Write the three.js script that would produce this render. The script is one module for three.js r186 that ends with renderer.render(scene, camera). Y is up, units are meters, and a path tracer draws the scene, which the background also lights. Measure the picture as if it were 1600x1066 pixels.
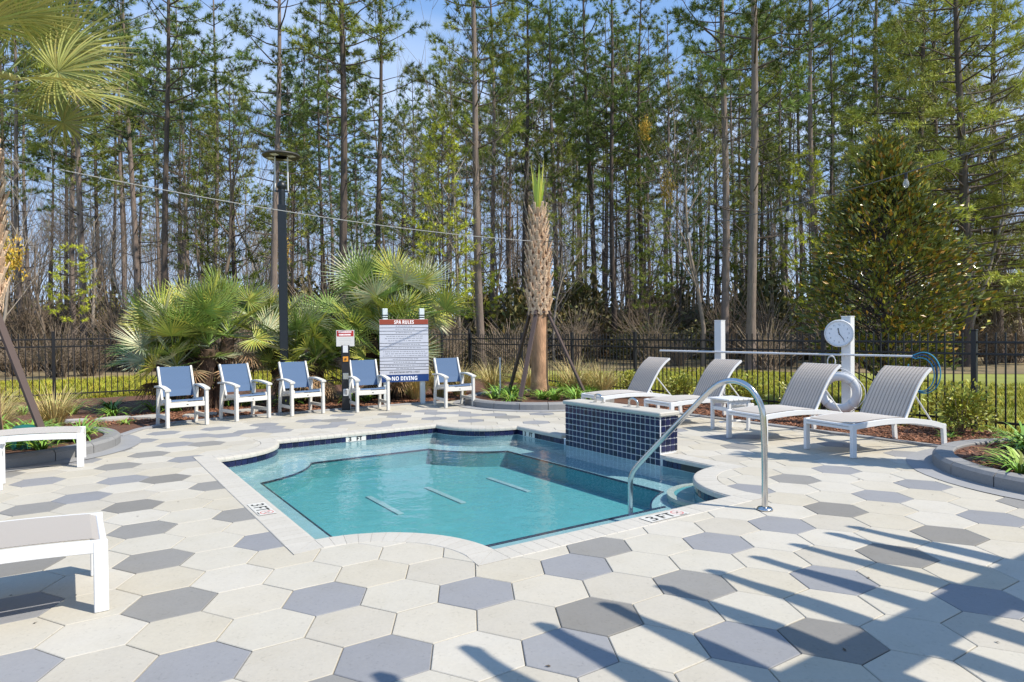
import * as THREE from 'three';
import { ConvexGeometry } from 'three/addons/geometries/ConvexGeometry.js';
import { Brush, Evaluator, SUBTRACTION } from 'three-bvh-csg';

// ---------------------------------------------------------------- camera, sky, sun, exposure
const W = 1600, H = 1066;
const renderer = new THREE.WebGLRenderer({ antialias: true });
renderer.setSize(W, H);
renderer.toneMapping = THREE.LinearToneMapping;
renderer.toneMappingExposure = 1.6;
renderer.shadowMap.enabled = true;
const scene = new THREE.Scene();
const camera = new THREE.PerspectiveCamera(54.33, W / H, 0.05, 600);
camera.position.set(0, 1.4324, 0);
camera.rotation.set(-0.01511, 0, -0.010466);

const SUN_DIR = new THREE.Vector3(0.919 * Math.cos(0.885), Math.sin(0.885), 0.394 * Math.cos(0.885)).normalize();
{
  const w = 1024, h = 512, d = new Float32Array(w * h * 4);
  const hash = (i, j) => { const s = Math.sin(i * 127.1 + j * 311.7) * 43758.5453; return s - Math.floor(s); };
  const vn = (x, y, px) => {
    const i = Math.floor(x), j = Math.floor(y), fx = x - i, fy = y - j, sx = fx * fx * (3 - 2 * fx), sy = fy * fy * (3 - 2 * fy);
    const a = hash(i % px, j), b = hash((i + 1) % px, j), c = hash(i % px, j + 1), e = hash((i + 1) % px, j + 1);
    return a + (b - a) * sx + (c - a) * sy + (a - b - c + e) * sx * sy;
  };
  for (let j = 0; j < h; j++) for (let i = 0; i < w; i++) {
    const el = ((j + 0.5) / h - 0.5) * Math.PI, t = Math.max(0, Math.sin(el));
    const k = Math.pow(1 - t, 3.8);
    let r = 0.125 + 0.36 * k, g = 0.262 + 0.35 * k, b = 0.535 + 0.25 * k;
    const u = i / w, v = j / h;
    let n = 0, a = 0.5; for (const f of [10, 20, 40, 80]) { n += a * vn(u * f, v * f * 2.4, f); a *= 0.5; }
    const c = Math.max(0, n - 0.53) * 1.5 * Math.min(1, t * 6);
    r += (0.82 - r) * c; g += (0.86 - g) * c; b += (0.92 - b) * c;
    const o = (j * w + i) * 4; d[o] = r; d[o + 1] = g; d[o + 2] = b; d[o + 3] = 1;
  }
  const sky = new THREE.DataTexture(d, w, h, THREE.RGBAFormat, THREE.FloatType);
  sky.mapping = THREE.EquirectangularReflectionMapping; sky.magFilter = THREE.LinearFilter; sky.minFilter = THREE.LinearFilter; sky.needsUpdate = true;
  scene.background = sky; scene.environment = sky;
}
const sun = new THREE.DirectionalLight(new THREE.Color(1.0, 0.925, 0.80), 3.75);
sun.position.copy(SUN_DIR).multiplyScalar(60); sun.castShadow = true; sun.shadow.radius = 1;
sun.shadow.mapSize.set(4096, 4096);
Object.assign(sun.shadow.camera, { left: -40, right: 40, top: 40, bottom: -40, near: 1, far: 160 });
scene.add(sun); scene.add(sun.target);

// ---------------------------------------------------------------- helpers
function RNG(seed) { let a = seed >>> 0; return () => { a = (a + 0x6D2B79F5) | 0; let t = Math.imul(a ^ (a >>> 15), 1 | a); t = (t + Math.imul(t ^ (t >>> 7), 61 | t)) ^ t; return ((t ^ (t >>> 14)) >>> 0) / 4294967296; }; }
const V = (x, y, z) => new THREE.Vector3(x, y, z);
const TILT = 0.0654873731 + Math.PI / 6, CC = Math.cos(TILT), SS = Math.sin(TILT);      // the pool and the fences are turned by this
const XZ = (u, v) => [u * CC + v * SS, -u * SS + v * CC];
const UV = (x, z) => [x * CC - z * SS, x * SS + z * CC];
const names = {};
function numbered(n) { const k = names[n] = (names[n] ?? -1) + 1; return k ? `${n}_${String(k).padStart(3, '0')}` : n; }
function mesh(name, geo, mat, parent = scene) {
  const m = new THREE.Mesh(geo, mat); m.name = parent === scene ? numbered(name) : name; m.castShadow = m.receiveShadow = true; parent.add(m); return m;
}
function tag(o, label, category, group, kind) {
  o.userData.label = label; o.userData.category = category;
  if (group) o.userData.group = group; if (kind) o.userData.kind = kind; return o;
}
function thing(name, label, category, [x, y, z] = [0, 0, 0], turn = 0, group) {
  const g = new THREE.Group(); g.name = numbered(name); g.position.set(x, y, z); g.rotation.y = turn; scene.add(g);
  return tag(g, label, category, group);
}
function dup(root, [x, y, z], turn, label, group, scale = 1) {
  const r = root.clone(); r.name = numbered(root.name.replace(/_\d{3}$/, '')); r.userData = { ...root.userData }; scene.add(r);
  r.position.set(x, y, z); r.rotation.set(0, turn, 0); r.scale.setScalar(scale);
  if (label) r.userData.label = label; if (group) r.userData.group = group; return r;
}
const setting = (o) => { o.userData.kind = 'structure'; return o; };

class GB {   // collects triangles into one geometry
  constructor() { this.p = []; this.n = []; this.t = []; this.c = []; this.col = null; this.m = null; }
  vert(a, n, u, v) {
    this.p.push(a.x, a.y, a.z); this.n.push(n.x, n.y, n.z); this.t.push(u, v);
    if (this.col) this.c.push(this.col[0], this.col[1], this.col[2]);
  }
  tri(a, b, c) {
    const n = V().crossVectors(V().subVectors(b, a), V().subVectors(c, a)).normalize();
    const ax = Math.abs(n.x), ay = Math.abs(n.y), az = Math.abs(n.z);
    const f = ay >= ax && ay >= az ? (q) => [q.x, q.z] : ax >= az ? (q) => [q.z, q.y] : (q) => [q.x, q.y];
    for (const q of [a, b, c]) this.vert(q, n, ...f(q));
    return this;
  }
  quad(a, b, c, d) { return this.tri(a, b, c).tri(a, c, d); }
  geo(g, mtx) {
    const q = (g.index ? g.toNonIndexed() : g), P = q.attributes.position, N = q.attributes.normal, T = q.attributes.uv;
    const nm = mtx ? new THREE.Matrix3().getNormalMatrix(mtx) : null, a = V(), n = V();
    for (let i = 0; i < P.count; i++) {
      a.fromBufferAttribute(P, i); n.fromBufferAttribute(N, i); if (mtx) { a.applyMatrix4(mtx); n.applyMatrix3(nm).normalize(); }
      this.vert(a, n, T ? T.getX(i) : 0, T ? T.getY(i) : 0);
    }
    return this;
  }
  box(x, y, z, sx, sy, sz, b = 0.004, rot = null) {
    const mt = new THREE.Matrix4().compose(V(x, y, z), new THREE.Quaternion().setFromEuler(rot || new THREE.Euler()), V(1, 1, 1));
    return this.geo(cbox(sx, sy, sz, b), mt);
  }
  bar(a, b, w, h, bev = 0.003, up = V(0, 1, 0)) {     // square bar from a to b, h along up
    const d = V().subVectors(b, a), L = d.length(); d.normalize();
    const x = V().crossVectors(up, d).normalize(), y = V().crossVectors(d, x);
    const mt = new THREE.Matrix4().makeBasis(x, y, d).setPosition((a.x + b.x) / 2, (a.y + b.y) / 2, (a.z + b.z) / 2);
    return this.geo(cbox(w, h, L, bev), mt);
  }
  tube(pts, rad, sides = 8, caps = true) {
    const rings = []; let up = V(0.31, 0.13, 0.94); let len = 0;
    const R = typeof rad === 'number' ? () => rad : (i) => rad[i];
    for (let i = 0; i < pts.length; i++) {
      const d = V().subVectors(pts[Math.min(i + 1, pts.length - 1)], pts[Math.max(i - 1, 0)]).normalize();
      const x = V().crossVectors(up, d); if (x.lengthSq() < 1e-6) x.set(1, 0, 0); x.normalize(); const y = V().crossVectors(d, x); up = y.clone().negate().cross(d).cross(d).negate(); up = V().crossVectors(d, x);
      if (i) len += pts[i].distanceTo(pts[i - 1]);
      const ring = []; for (let k = 0; k <= sides; k++) { const a = k / sides * Math.PI * 2, n = x.clone().multiplyScalar(Math.cos(a)).addScaledVector(y, Math.sin(a)); ring.push({ p: pts[i].clone().addScaledVector(n, R(i)), n, u: a * R(0), v: len }); }
      rings.push(ring);
    }
    for (let i = 0; i + 1 < rings.length; i++) for (let k = 0; k < sides; k++) {
      const a = rings[i][k], b = rings[i][k + 1], c = rings[i + 1][k + 1], d = rings[i + 1][k];
      for (const q of [a, b, c, a, c, d]) this.vert(q.p, q.n, q.u, q.v);
    }
    if (caps) for (const [ring, q] of [[rings[0], pts[0]], [rings[rings.length - 1], pts[pts.length - 1]]]) for (let k = 0; k < sides; k++) this.tri(q, ring[k].p, ring[k + 1].p);
    return this;
  }
  sweep(pts, w, h, side) {      // smooth rectangular bar along pts, w across side
    const N = pts.length, R = pts.map((p, i) => { const d = V().subVectors(pts[Math.min(i + 1, N - 1)], pts[Math.max(i - 1, 0)]).normalize(), y = V().crossVectors(side, d).normalize(), b = 0.12; const q = (a, c) => p.clone().addScaledVector(side, a * w / 2).addScaledVector(y, c * h / 2); return { c: [[1, -1 + b], [1, 1 - b], [1 - b, 1], [-1 + b, 1], [-1, 1 - b], [-1, -1 + b], [-1 + b, -1], [1 - b, -1]].map(([a, c]) => q(a, c)), n: [[1, 0], [1, 0], [0, 1], [0, 1], [-1, 0], [-1, 0], [0, -1], [0, -1]].map(([a, c]) => side.clone().multiplyScalar(a).addScaledVector(y, c)) }; });
    let L = 0; for (let i = 0; i + 1 < N; i++) { const L2 = L + pts[i].distanceTo(pts[i + 1]); for (let k = 0; k < 8; k++) { const j = (k + 1) % 8, A = R[i], B = R[i + 1]; for (const [o, m, u] of [[A, k, L], [B, j, L2], [A, j, L], [A, k, L], [B, k, L2], [B, j, L2]]) this.vert(o.c[m], o.n[m], u, m * 0.02); } L = L2; }
    for (const r of [R[0], R[N - 1]]) for (let k = 1; k < 7; k++) this.tri(r.c[0], r.c[k], r.c[k + 1]);
    return this;
  }
  prism(poly, y0, y1) {      // convex polygon of [x, z]
    const t = poly.map(([x, z]) => V(x, y1, z)), b = poly.map(([x, z]) => V(x, y0, z)), n = poly.length;
    for (let i = 1; i + 1 < n; i++) this.tri(t[0], t[i + 1], t[i]);
    for (let i = 0; i < n; i++) { const j = (i + 1) % n; this.quad(b[i], b[j], t[j], t[i]); }
    return this;
  }
  build() {
    const g = new THREE.BufferGeometry();
    g.setAttribute('position', new THREE.Float32BufferAttribute(this.p, 3)); g.setAttribute('normal', new THREE.Float32BufferAttribute(this.n, 3)); g.setAttribute('uv', new THREE.Float32BufferAttribute(this.t, 2));
    if (this.c.length) g.setAttribute('color', new THREE.Float32BufferAttribute(this.c, 3));
    return g;
  }
}
const boxes = new Map();
function cbox(sx, sy, sz, b = 0.004) {     // box with chamfered edges
  const key = [sx, sy, sz, b].map((q) => q.toFixed(4)).join();
  if (boxes.has(key)) return boxes.get(key);
  b = Math.min(b, sx * 0.3, sy * 0.3, sz * 0.3);
  const pts = [], X = sx / 2, Y = sy / 2, Z = sz / 2;
  for (const i of [-1, 1]) for (const j of [-1, 1]) for (const k of [-1, 1]) pts.push(V(i * X, j * (Y - b), k * (Z - b)), V(i * (X - b), j * Y, k * (Z - b)), V(i * (X - b), j * (Y - b), k * Z));
  const g = new ConvexGeometry(pts), P = g.attributes.position, out = new GB();
  for (let i = 0; i < P.count; i += 3) out.tri(V().fromBufferAttribute(P, i), V().fromBufferAttribute(P, i + 1), V().fromBufferAttribute(P, i + 2));
  const r = out.build(); boxes.set(key, r); return r;
}
function sheet(shape, y, seg = 24) {       // shape drawn in (x, z), laid flat facing up
  const g = new THREE.ShapeGeometry(shape, seg); g.rotateX(Math.PI / 2);
  const ix = g.index.array; for (let i = 0; i < ix.length; i += 3) { const q = ix[i]; ix[i] = ix[i + 1]; ix[i + 1] = q; }
  const N = g.attributes.normal; for (let i = 0; i < N.count; i++) N.setXYZ(i, 0, 1, 0);
  g.translate(0, y, 0); return g;
}
const shapeOf = (pts) => new THREE.Shape(pts.map(([x, y]) => new THREE.Vector2(x, y)));
const circle = (x, z, r, n = 48) => Array.from({ length: n }, (_, i) => [x + r * Math.cos(i / n * 2 * Math.PI), z + r * Math.sin(i / n * 2 * Math.PI)]);

// ---------------------------------------------------------------- textures
function tileNoise(seed) {
  const r = RNG(seed), T = Array.from({ length: 4096 }, () => r());
  const at = (i, j) => T[((i * 73) ^ (j * 1031) ^ (i * j * 7)) & 4095];
  return (x, y, per) => {
    const i = Math.floor(x), j = Math.floor(y), fx = x - i, fy = y - j, sx = fx * fx * (3 - 2 * fx), sy = fy * fy * (3 - 2 * fy), m = (q) => ((q % per) + per) % per;
    const a = at(m(i), m(j)), b = at(m(i + 1), m(j)), c = at(m(i), m(j + 1)), e = at(m(i + 1), m(j + 1));
    return a + (b - a) * sx + (c - a) * sy + (a - b - c + e) * sx * sy;
  };
}
function tex(n, fn, metres, srgb = true) {       // fn(u, v) -> [r, g, b] linear
  const d = new Uint8Array(n * n * 4);
  for (let j = 0; j < n; j++) for (let i = 0; i < n; i++) {
    const q = fn(i / n, j / n), o = (j * n + i) * 4;
    for (let k = 0; k < 3; k++) { const x = Math.min(1, Math.max(0, q[k])); d[o + k] = 255 * (srgb ? (x <= 0.0031308 ? 12.92 * x : 1.055 * Math.pow(x, 1 / 2.4) - 0.055) : x); }
    d[o + 3] = 255;
  }
  const t = new THREE.DataTexture(d, n, n); t.wrapS = t.wrapT = THREE.RepeatWrapping; t.magFilter = THREE.LinearFilter; t.minFilter = THREE.LinearMipmapLinearFilter; t.generateMipmaps = true;
  if (srgb) t.colorSpace = THREE.SRGBColorSpace; t.repeat.set(1 / metres, 1 / metres); t.needsUpdate = true; return t;
}
function fbm(seed, base, oct) { const N = tileNoise(seed); return (u, v) => { let s = 0, a = 0.5, f = base; for (let k = 0; k < oct; k++) { s += a * N(u * f, v * f, f); a *= 0.5; f *= 2; } return s / (1 - Math.pow(0.5, oct)); }; }
const grey3 = (q) => [q, q, q];
const nA = fbm(11, 4, 7), nB = fbm(12, 16, 5), nC = fbm(13, 64, 3), nD = fbm(14, 3, 4);
const concreteMap = tex(512, (u, v) => { const stain = Math.max(0, nD(u, v) - 0.48) * 0.55; const pit = nC(u + 0.3, v) > 0.74 ? 0.10 : 0; const q = 0.83 + 0.16 * nA(u, v) + 0.08 * (nC(u, v) - 0.5) - pit; return [q - stain * 0.12, q - stain * 0.2, q - stain * 0.42]; }, 0.9);
const concreteBump = tex(512, (u, v) => grey3(0.5 * nB(u, v) + 0.5 * nC(u, v)), 0.9, false);
const plasterMap = tex(512, (u, v) => { const q = 0.80 + 0.22 * nB(u, v) * (0.6 + 0.4 * nC(u, v)); return grey3(q); }, 1.3);
const rippleBump = tex(512, (u, v) => { const a = fbmR(u, v); return grey3(a); }, 1.9, false);
function fbmR(u, v) { return 0.55 * nA(u, v) + 0.3 * nB(u, v) + 0.15 * (1 - Math.abs(2 * nB(v, u) - 1)); }
const nBarkN = tileNoise(31);
const barkMap = tex(512, (u, v) => { const plate = fbmBark(u, v); const q = 0.35 + 0.75 * plate; return [q, q * 0.94, q * 0.9]; }, 1);
function fbmBark(u, v) { const a = tileBark(u * 24, v * 8, 8), b = nC(u, v); return Math.max(0, Math.min(1, Math.pow(a, 0.8) * 0.8 + 0.3 * b)); }
function tileBark(x, y) { return nBk(x / 24, y / 8); }
function nBk(u, v) { const N = nBarkN; let s = 0, a = 0.55; for (const f of [16, 32, 64]) { s += a * N(u * f, v * f * 0.5, f); a *= 0.5; } return s; }
barkMap.repeat.set(1.2, 0.35);
const weaveMap = tex(256, (u, v) => { const a = Math.sin(u * 17 * Math.PI * 2), b = Math.sin(v * 17 * Math.PI * 2); const h = a * b; const q = 0.80 + 0.20 * h + 0.05 * (nC(u, v) - 0.5); return [q, q * 0.985, q * 0.97]; }, 0.36);
const weaveSeat = tex(256, (u, v) => { const h = Math.sin(u * 12 * Math.PI * 2) * Math.sin(v * 12 * Math.PI * 2); const q = 0.70 + 0.30 * (h > 0 ? Math.sqrt(h) : -Math.sqrt(-h)); return [q, q * 0.985, q * 0.965]; }, 0.22);
const grassMap = tex(512, (u, v) => { const a = nA(u, v), b = nC(u, v), d = nD(u, v); return [0.12 + 0.12 * a + 0.10 * b + 0.05 * d, 0.15 + 0.15 * a + 0.10 * b, 0.03 + 0.03 * a + 0.02 * d]; }, 5);
const floorMap = tex(512, (u, v) => { const a = nA(u, v), b = nC(u, v), d = nD(u, v); return [0.13 + 0.14 * a * b * 2 + 0.04 * d, 0.10 + 0.11 * a * b * 2 + 0.03 * d, 0.06 + 0.06 * a * b * 2]; }, 6);
const mulchMap = tex(512, (u, v) => { const b = nC(u, v), a = nB(u, v), q = 0.35 + 1.1 * b * a; return [0.20 * q, 0.095 * q, 0.055 * q]; }, 0.8);
const fibreMap = tex(256, (u, v) => { const q = 0.30 + 0.75 * nBk(u * 0.4, v * 1.5) * (0.6 + 0.8 * nC(u, v)); return grey3(q); }, 0.6);

// ---------------------------------------------------------------- materials
const lin = (r, g, b) => new THREE.Color().setRGB(r, g, b);
const std = (c, rough, extra = {}) => new THREE.MeshStandardMaterial({ color: c, roughness: rough, ...extra });
const leafy = (c, rough = 0.75, trans = 0) => trans ? new THREE.MeshPhysicalMaterial({ color: c, roughness: rough, transmission: trans, thickness: 0, vertexColors: true, side: THREE.DoubleSide }) : new THREE.MeshStandardMaterial({ color: c, roughness: rough, vertexColors: true, side: THREE.DoubleSide });
const M = {
  cream: [[.515, .48, .405], [.475, .442, .375], [.53, .50, .435], [.497, .458, .375], [.51, .48, .41]].map((c) => std(lin(...c), 0.82, { map: concreteMap, bumpMap: concreteBump, bumpScale: 0.0012 })),
  grey: [[.272, .275, .288], [.255, .259, .273], [.255, .248, .234], [.288, .29, .30], [.222, .213, .196]].map((c) => std(lin(...c), 0.78, { map: concreteMap, bumpMap: concreteBump, bumpScale: 0.0012 })),
  paverFar: std(lin(1, 1, 1), 0.82, { map: concreteMap, vertexColors: true }),
  sand: std(lin(.30, .27, .22), 0.95, { map: concreteMap }),
  coping: std(lin(.54, .51, .45), 0.7, { map: concreteMap, bumpMap: concreteBump, bumpScale: 0.001 }),
  coping2: std(lin(.52, .49, .43), 0.7, { map: concreteMap, bumpMap: concreteBump, bumpScale: 0.001 }),
  grout: std(lin(.70, .71, .72), 0.8, { map: concreteMap }),
  tile: [[.010, .014, .050], [.013, .018, .066], [.008, .011, .036], [.016, .018, .062]].map((c) => new THREE.MeshPhysicalMaterial({ color: lin(...c), roughness: 0.16, specularIntensity: 0.7 })),
  plaster: std(lin(.095, .345, .375), 0.8, { map: plasterMap }),  // teal that light takes in deep water, put into the plaster colour
  bench: std(lin(.30, .44, .47), 0.8, { map: plasterMap }),  // paler tint of shallow water, put into the bench colour
  trim: std(lin(.008, .012, .05), 0.3),
  water: new THREE.MeshPhysicalMaterial({ color: lin(.86, .97, .98), roughness: 0.0, transmission: 1, thickness: 0, ior: 1.33, bumpMap: rippleBump, bumpScale: 0.016 }),
  steel: std(lin(.62, .61, .59), 0.16, { metalness: 1 }),
  white: std(lin(.72, .725, .725), 0.38),
  poly: std(lin(.68, .665, .62), 0.55),
  whitePost: std(lin(.68, .69, .70), 0.5),
  slingTan: new THREE.MeshPhysicalMaterial({ color: lin(.85, .78, .71), roughness: 1, map: weaveMap, transmission: 0.4, thickness: 0, side: THREE.DoubleSide }),
  slingStripe: new THREE.MeshPhysicalMaterial({ color: lin(.54, .48, .43), roughness: 1, map: weaveMap, transmission: 0.4, thickness: 0, side: THREE.DoubleSide }),
  slingPale: new THREE.MeshPhysicalMaterial({ color: lin(.66, .60, .53), roughness: 1, map: weaveSeat, transmission: 0.4, thickness: 0, side: THREE.DoubleSide }),
  blue: std(lin(.085, .16, .30), 0.75, { map: weaveMap }),
  black: std(lin(.013, .013, .015), 0.45),
  lamp: std(lin(.010, .014, .019), 0.42),
  curb: std(lin(.27, .268, .265), 0.8, { map: concreteMap, bumpMap: concreteBump, bumpScale: 0.002 }),
  footing: std(lin(.31, .313, .32), 0.85, { map: concreteMap }),
  mulch: std(lin(1, 1, 1), 0.95, { map: mulchMap, bumpMap: concreteBump, bumpScale: 0.02 }),
  ground: std(lin(1, 1, 1), 0.95, { map: grassMap }),
  forest: std(lin(1, 1, 1), 0.95, { map: floorMap }),
  brace: std(lin(.085, .058, .05), 0.7),
  bark: std(lin(.27, .222, .195), 0.95, { map: barkMap, bumpMap: barkMap, bumpScale: 0.02 }),
  barkDark: std(lin(.125, .10, .086), 0.95, { map: barkMap, bumpMap: barkMap, bumpScale: 0.02 }),
  bare: std(lin(.25, .20, .155), 0.95), bare2: std(lin(.175, .135, .10), 0.95), bare3: std(lin(.32, .275, .225), 0.95),
  fibre: std(lin(.62, .36, .21), 0.95, { map: fibreMap, bumpMap: fibreMap, bumpScale: 0.02 }),
  boot: std(lin(.86, .62, .42), 0.9, { map: fibreMap }), boot2: std(lin(.64, .41, .25), 0.9, { map: fibreMap }),
  stem: std(lin(.16, .10, .065), 0.95, { map: fibreMap }),
  stone: std(lin(.50, .48, .44), 0.9, { map: concreteMap, bumpMap: concreteBump, bumpScale: 0.006 }),
  dome: std(lin(.012, .12, .10), 0.4),
  pine: [leafy(lin(.165, .235, .05)), leafy(lin(.27, .315, .05)), leafy(lin(.10, .17, .07)), leafy(lin(.48, .52, .045)), leafy(lin(.44, .47, .10))],
  palm: leafy(lin(.21, .31, .08), 0.45), palm2: leafy(lin(.40, .44, .10), 0.45), palmGrey: leafy(lin(.42, .46, .33), 0.45), palmDead: leafy(lin(.34, .23, .145), 0.8),
  frond: leafy(lin(.36, .38, .12), 0.55, 0.3), frond2: leafy(lin(.27, .31, .10), 0.55, 0.3),
  magnolia: leafy(lin(.15, .165, .038), 0.28),
  shrub: leafy(lin(.30, .34, .06), 0.45), strap: leafy(lin(.24, .36, .07), 0.45), tanGrass: leafy(lin(.56, .46, .23), 0.8),
  under: leafy(lin(.105, .115, .04), 0.7), gold: leafy(lin(.50, .38, .06), 0.7),
  wood: std(lin(.62, .60, .56), 0.6),
};

// ---------------------------------------------------------------- ground
const DECK = { far: -12.12, right: 8.62 };
{
  const hole = [[-7, -9.6], [0.4, -9.6], [0.6, -11.6], [8.4, -11.9], [8.4, 5], [-7, 5]].map(([u, v]) => XZ(u, v));
  const s = new THREE.Shape([[-260, -300], [260, -300], [260, 60], [-260, 60]].map(([x, y]) => new THREE.Vector2(x, y)));
  s.holes.push(new THREE.Path(hole.map(([x, y]) => new THREE.Vector2(x, y))));
  setting(tag(mesh('lawn', sheet(s, -0.045), M.ground), 'patchy green and straw coloured lawn beyond the metal fence', 'lawn'));
  const f = shapeOf([[-60, -22.5], [-9, -22.0], [0, -25], [14, -20.5], [30, -17], [90, -17], [150, -200], [-150, -200]]);
  setting(tag(mesh('forest_floor', sheet(f, -0.03), M.forest), 'brown leaf litter under the pine trees', 'ground'));
  const bed = shapeOf([[-16, -17.75], [10.25, -17.75], [10.25, 6], [DECK.right, 6], [DECK.right, DECK.far], [2.2, DECK.far], [1.35, -11.98], [0.85, -11.5], [0.55, -10.9], [0.3, -10.2], [-0.8, -9.3], [-16, -9.3]].map(([u, v]) => XZ(u, v)));
  setting(tag(mesh('mulch_bed', sheet(bed, 0.012), M.mulch), 'red brown bark mulch bed along the fence', 'mulch bed'));
  // narrow concrete edging between deck and mulch
  const e = new GB(); const line = [[8.62, 5], [8.62, -8.6], [8.62, -9.6]];
  for (let i = 0; i + 1 < line.length; i++) { const [a, b] = [line[i], line[i + 1]].map(([u, v]) => XZ(u - 0.05, v)); e.bar(V(a[0], 0.0, a[1]), V(b[0], 0.0, b[1]), 0.11, 0.05, 0.006); }
  const line2 = [[6.4, -12.1], [2.2, -12.1], [1.38, -11.96], [0.88, -11.48], [0.58, -10.88]];
  for (let i = 0; i + 1 < line2.length; i++) { const [a, b] = [line2[i], line2[i + 1]].map(([u, v]) => XZ(u, v + 0.03)); e.bar(V(a[0], 0.0, a[1]), V(b[0], 0.0, b[1]), 0.11, 0.05, 0.006); }
  setting(tag(mesh('deck_edging', e.build(), M.footing), 'grey concrete edging between deck and mulch', 'edging'));
}

// ---------------------------------------------------------------- pool outline in (u, v)
const P = { u0: 1.394, u1: 5.62, v0: -9.19, v1: -3.68, r: 0.9 };
function outline(o, n = 20) {      // o > 0 outside, < 0 inside; scalloped corners centred on the rectangle's corners
  const rho = P.r - o, q = Math.sqrt(rho * rho - o * o), out = [];
  const C = [[P.u0, P.v0, 1, 1], [P.u1, P.v0, -1, 1], [P.u1, P.v1, -1, -1], [P.u0, P.v1, 1, -1]];
  // walk: left side up ... each corner is an arc between two points
  C.forEach(([cu, cv, su, sv], k) => {
    const a = [-su * o, sv * q], b = [su * q, -sv * o];                 // on the side lines
    const [p0, p1] = k % 2 === 0 ? [a, b] : [b, a];
    let a0 = Math.atan2(p0[1], p0[0]), a1 = Math.atan2(p1[1], p1[0]); if (a1 - a0 > Math.PI) a1 -= 2 * Math.PI; if (a0 - a1 > Math.PI) a1 += 2 * Math.PI;
    for (let i = 0; i <= n; i++) { const t = a0 + (a1 - a0) * i / n; out.push([cu + rho * Math.cos(t), cv + rho * Math.sin(t)]); }
  });
  return out;
}
const COPE = 0.204;

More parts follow.
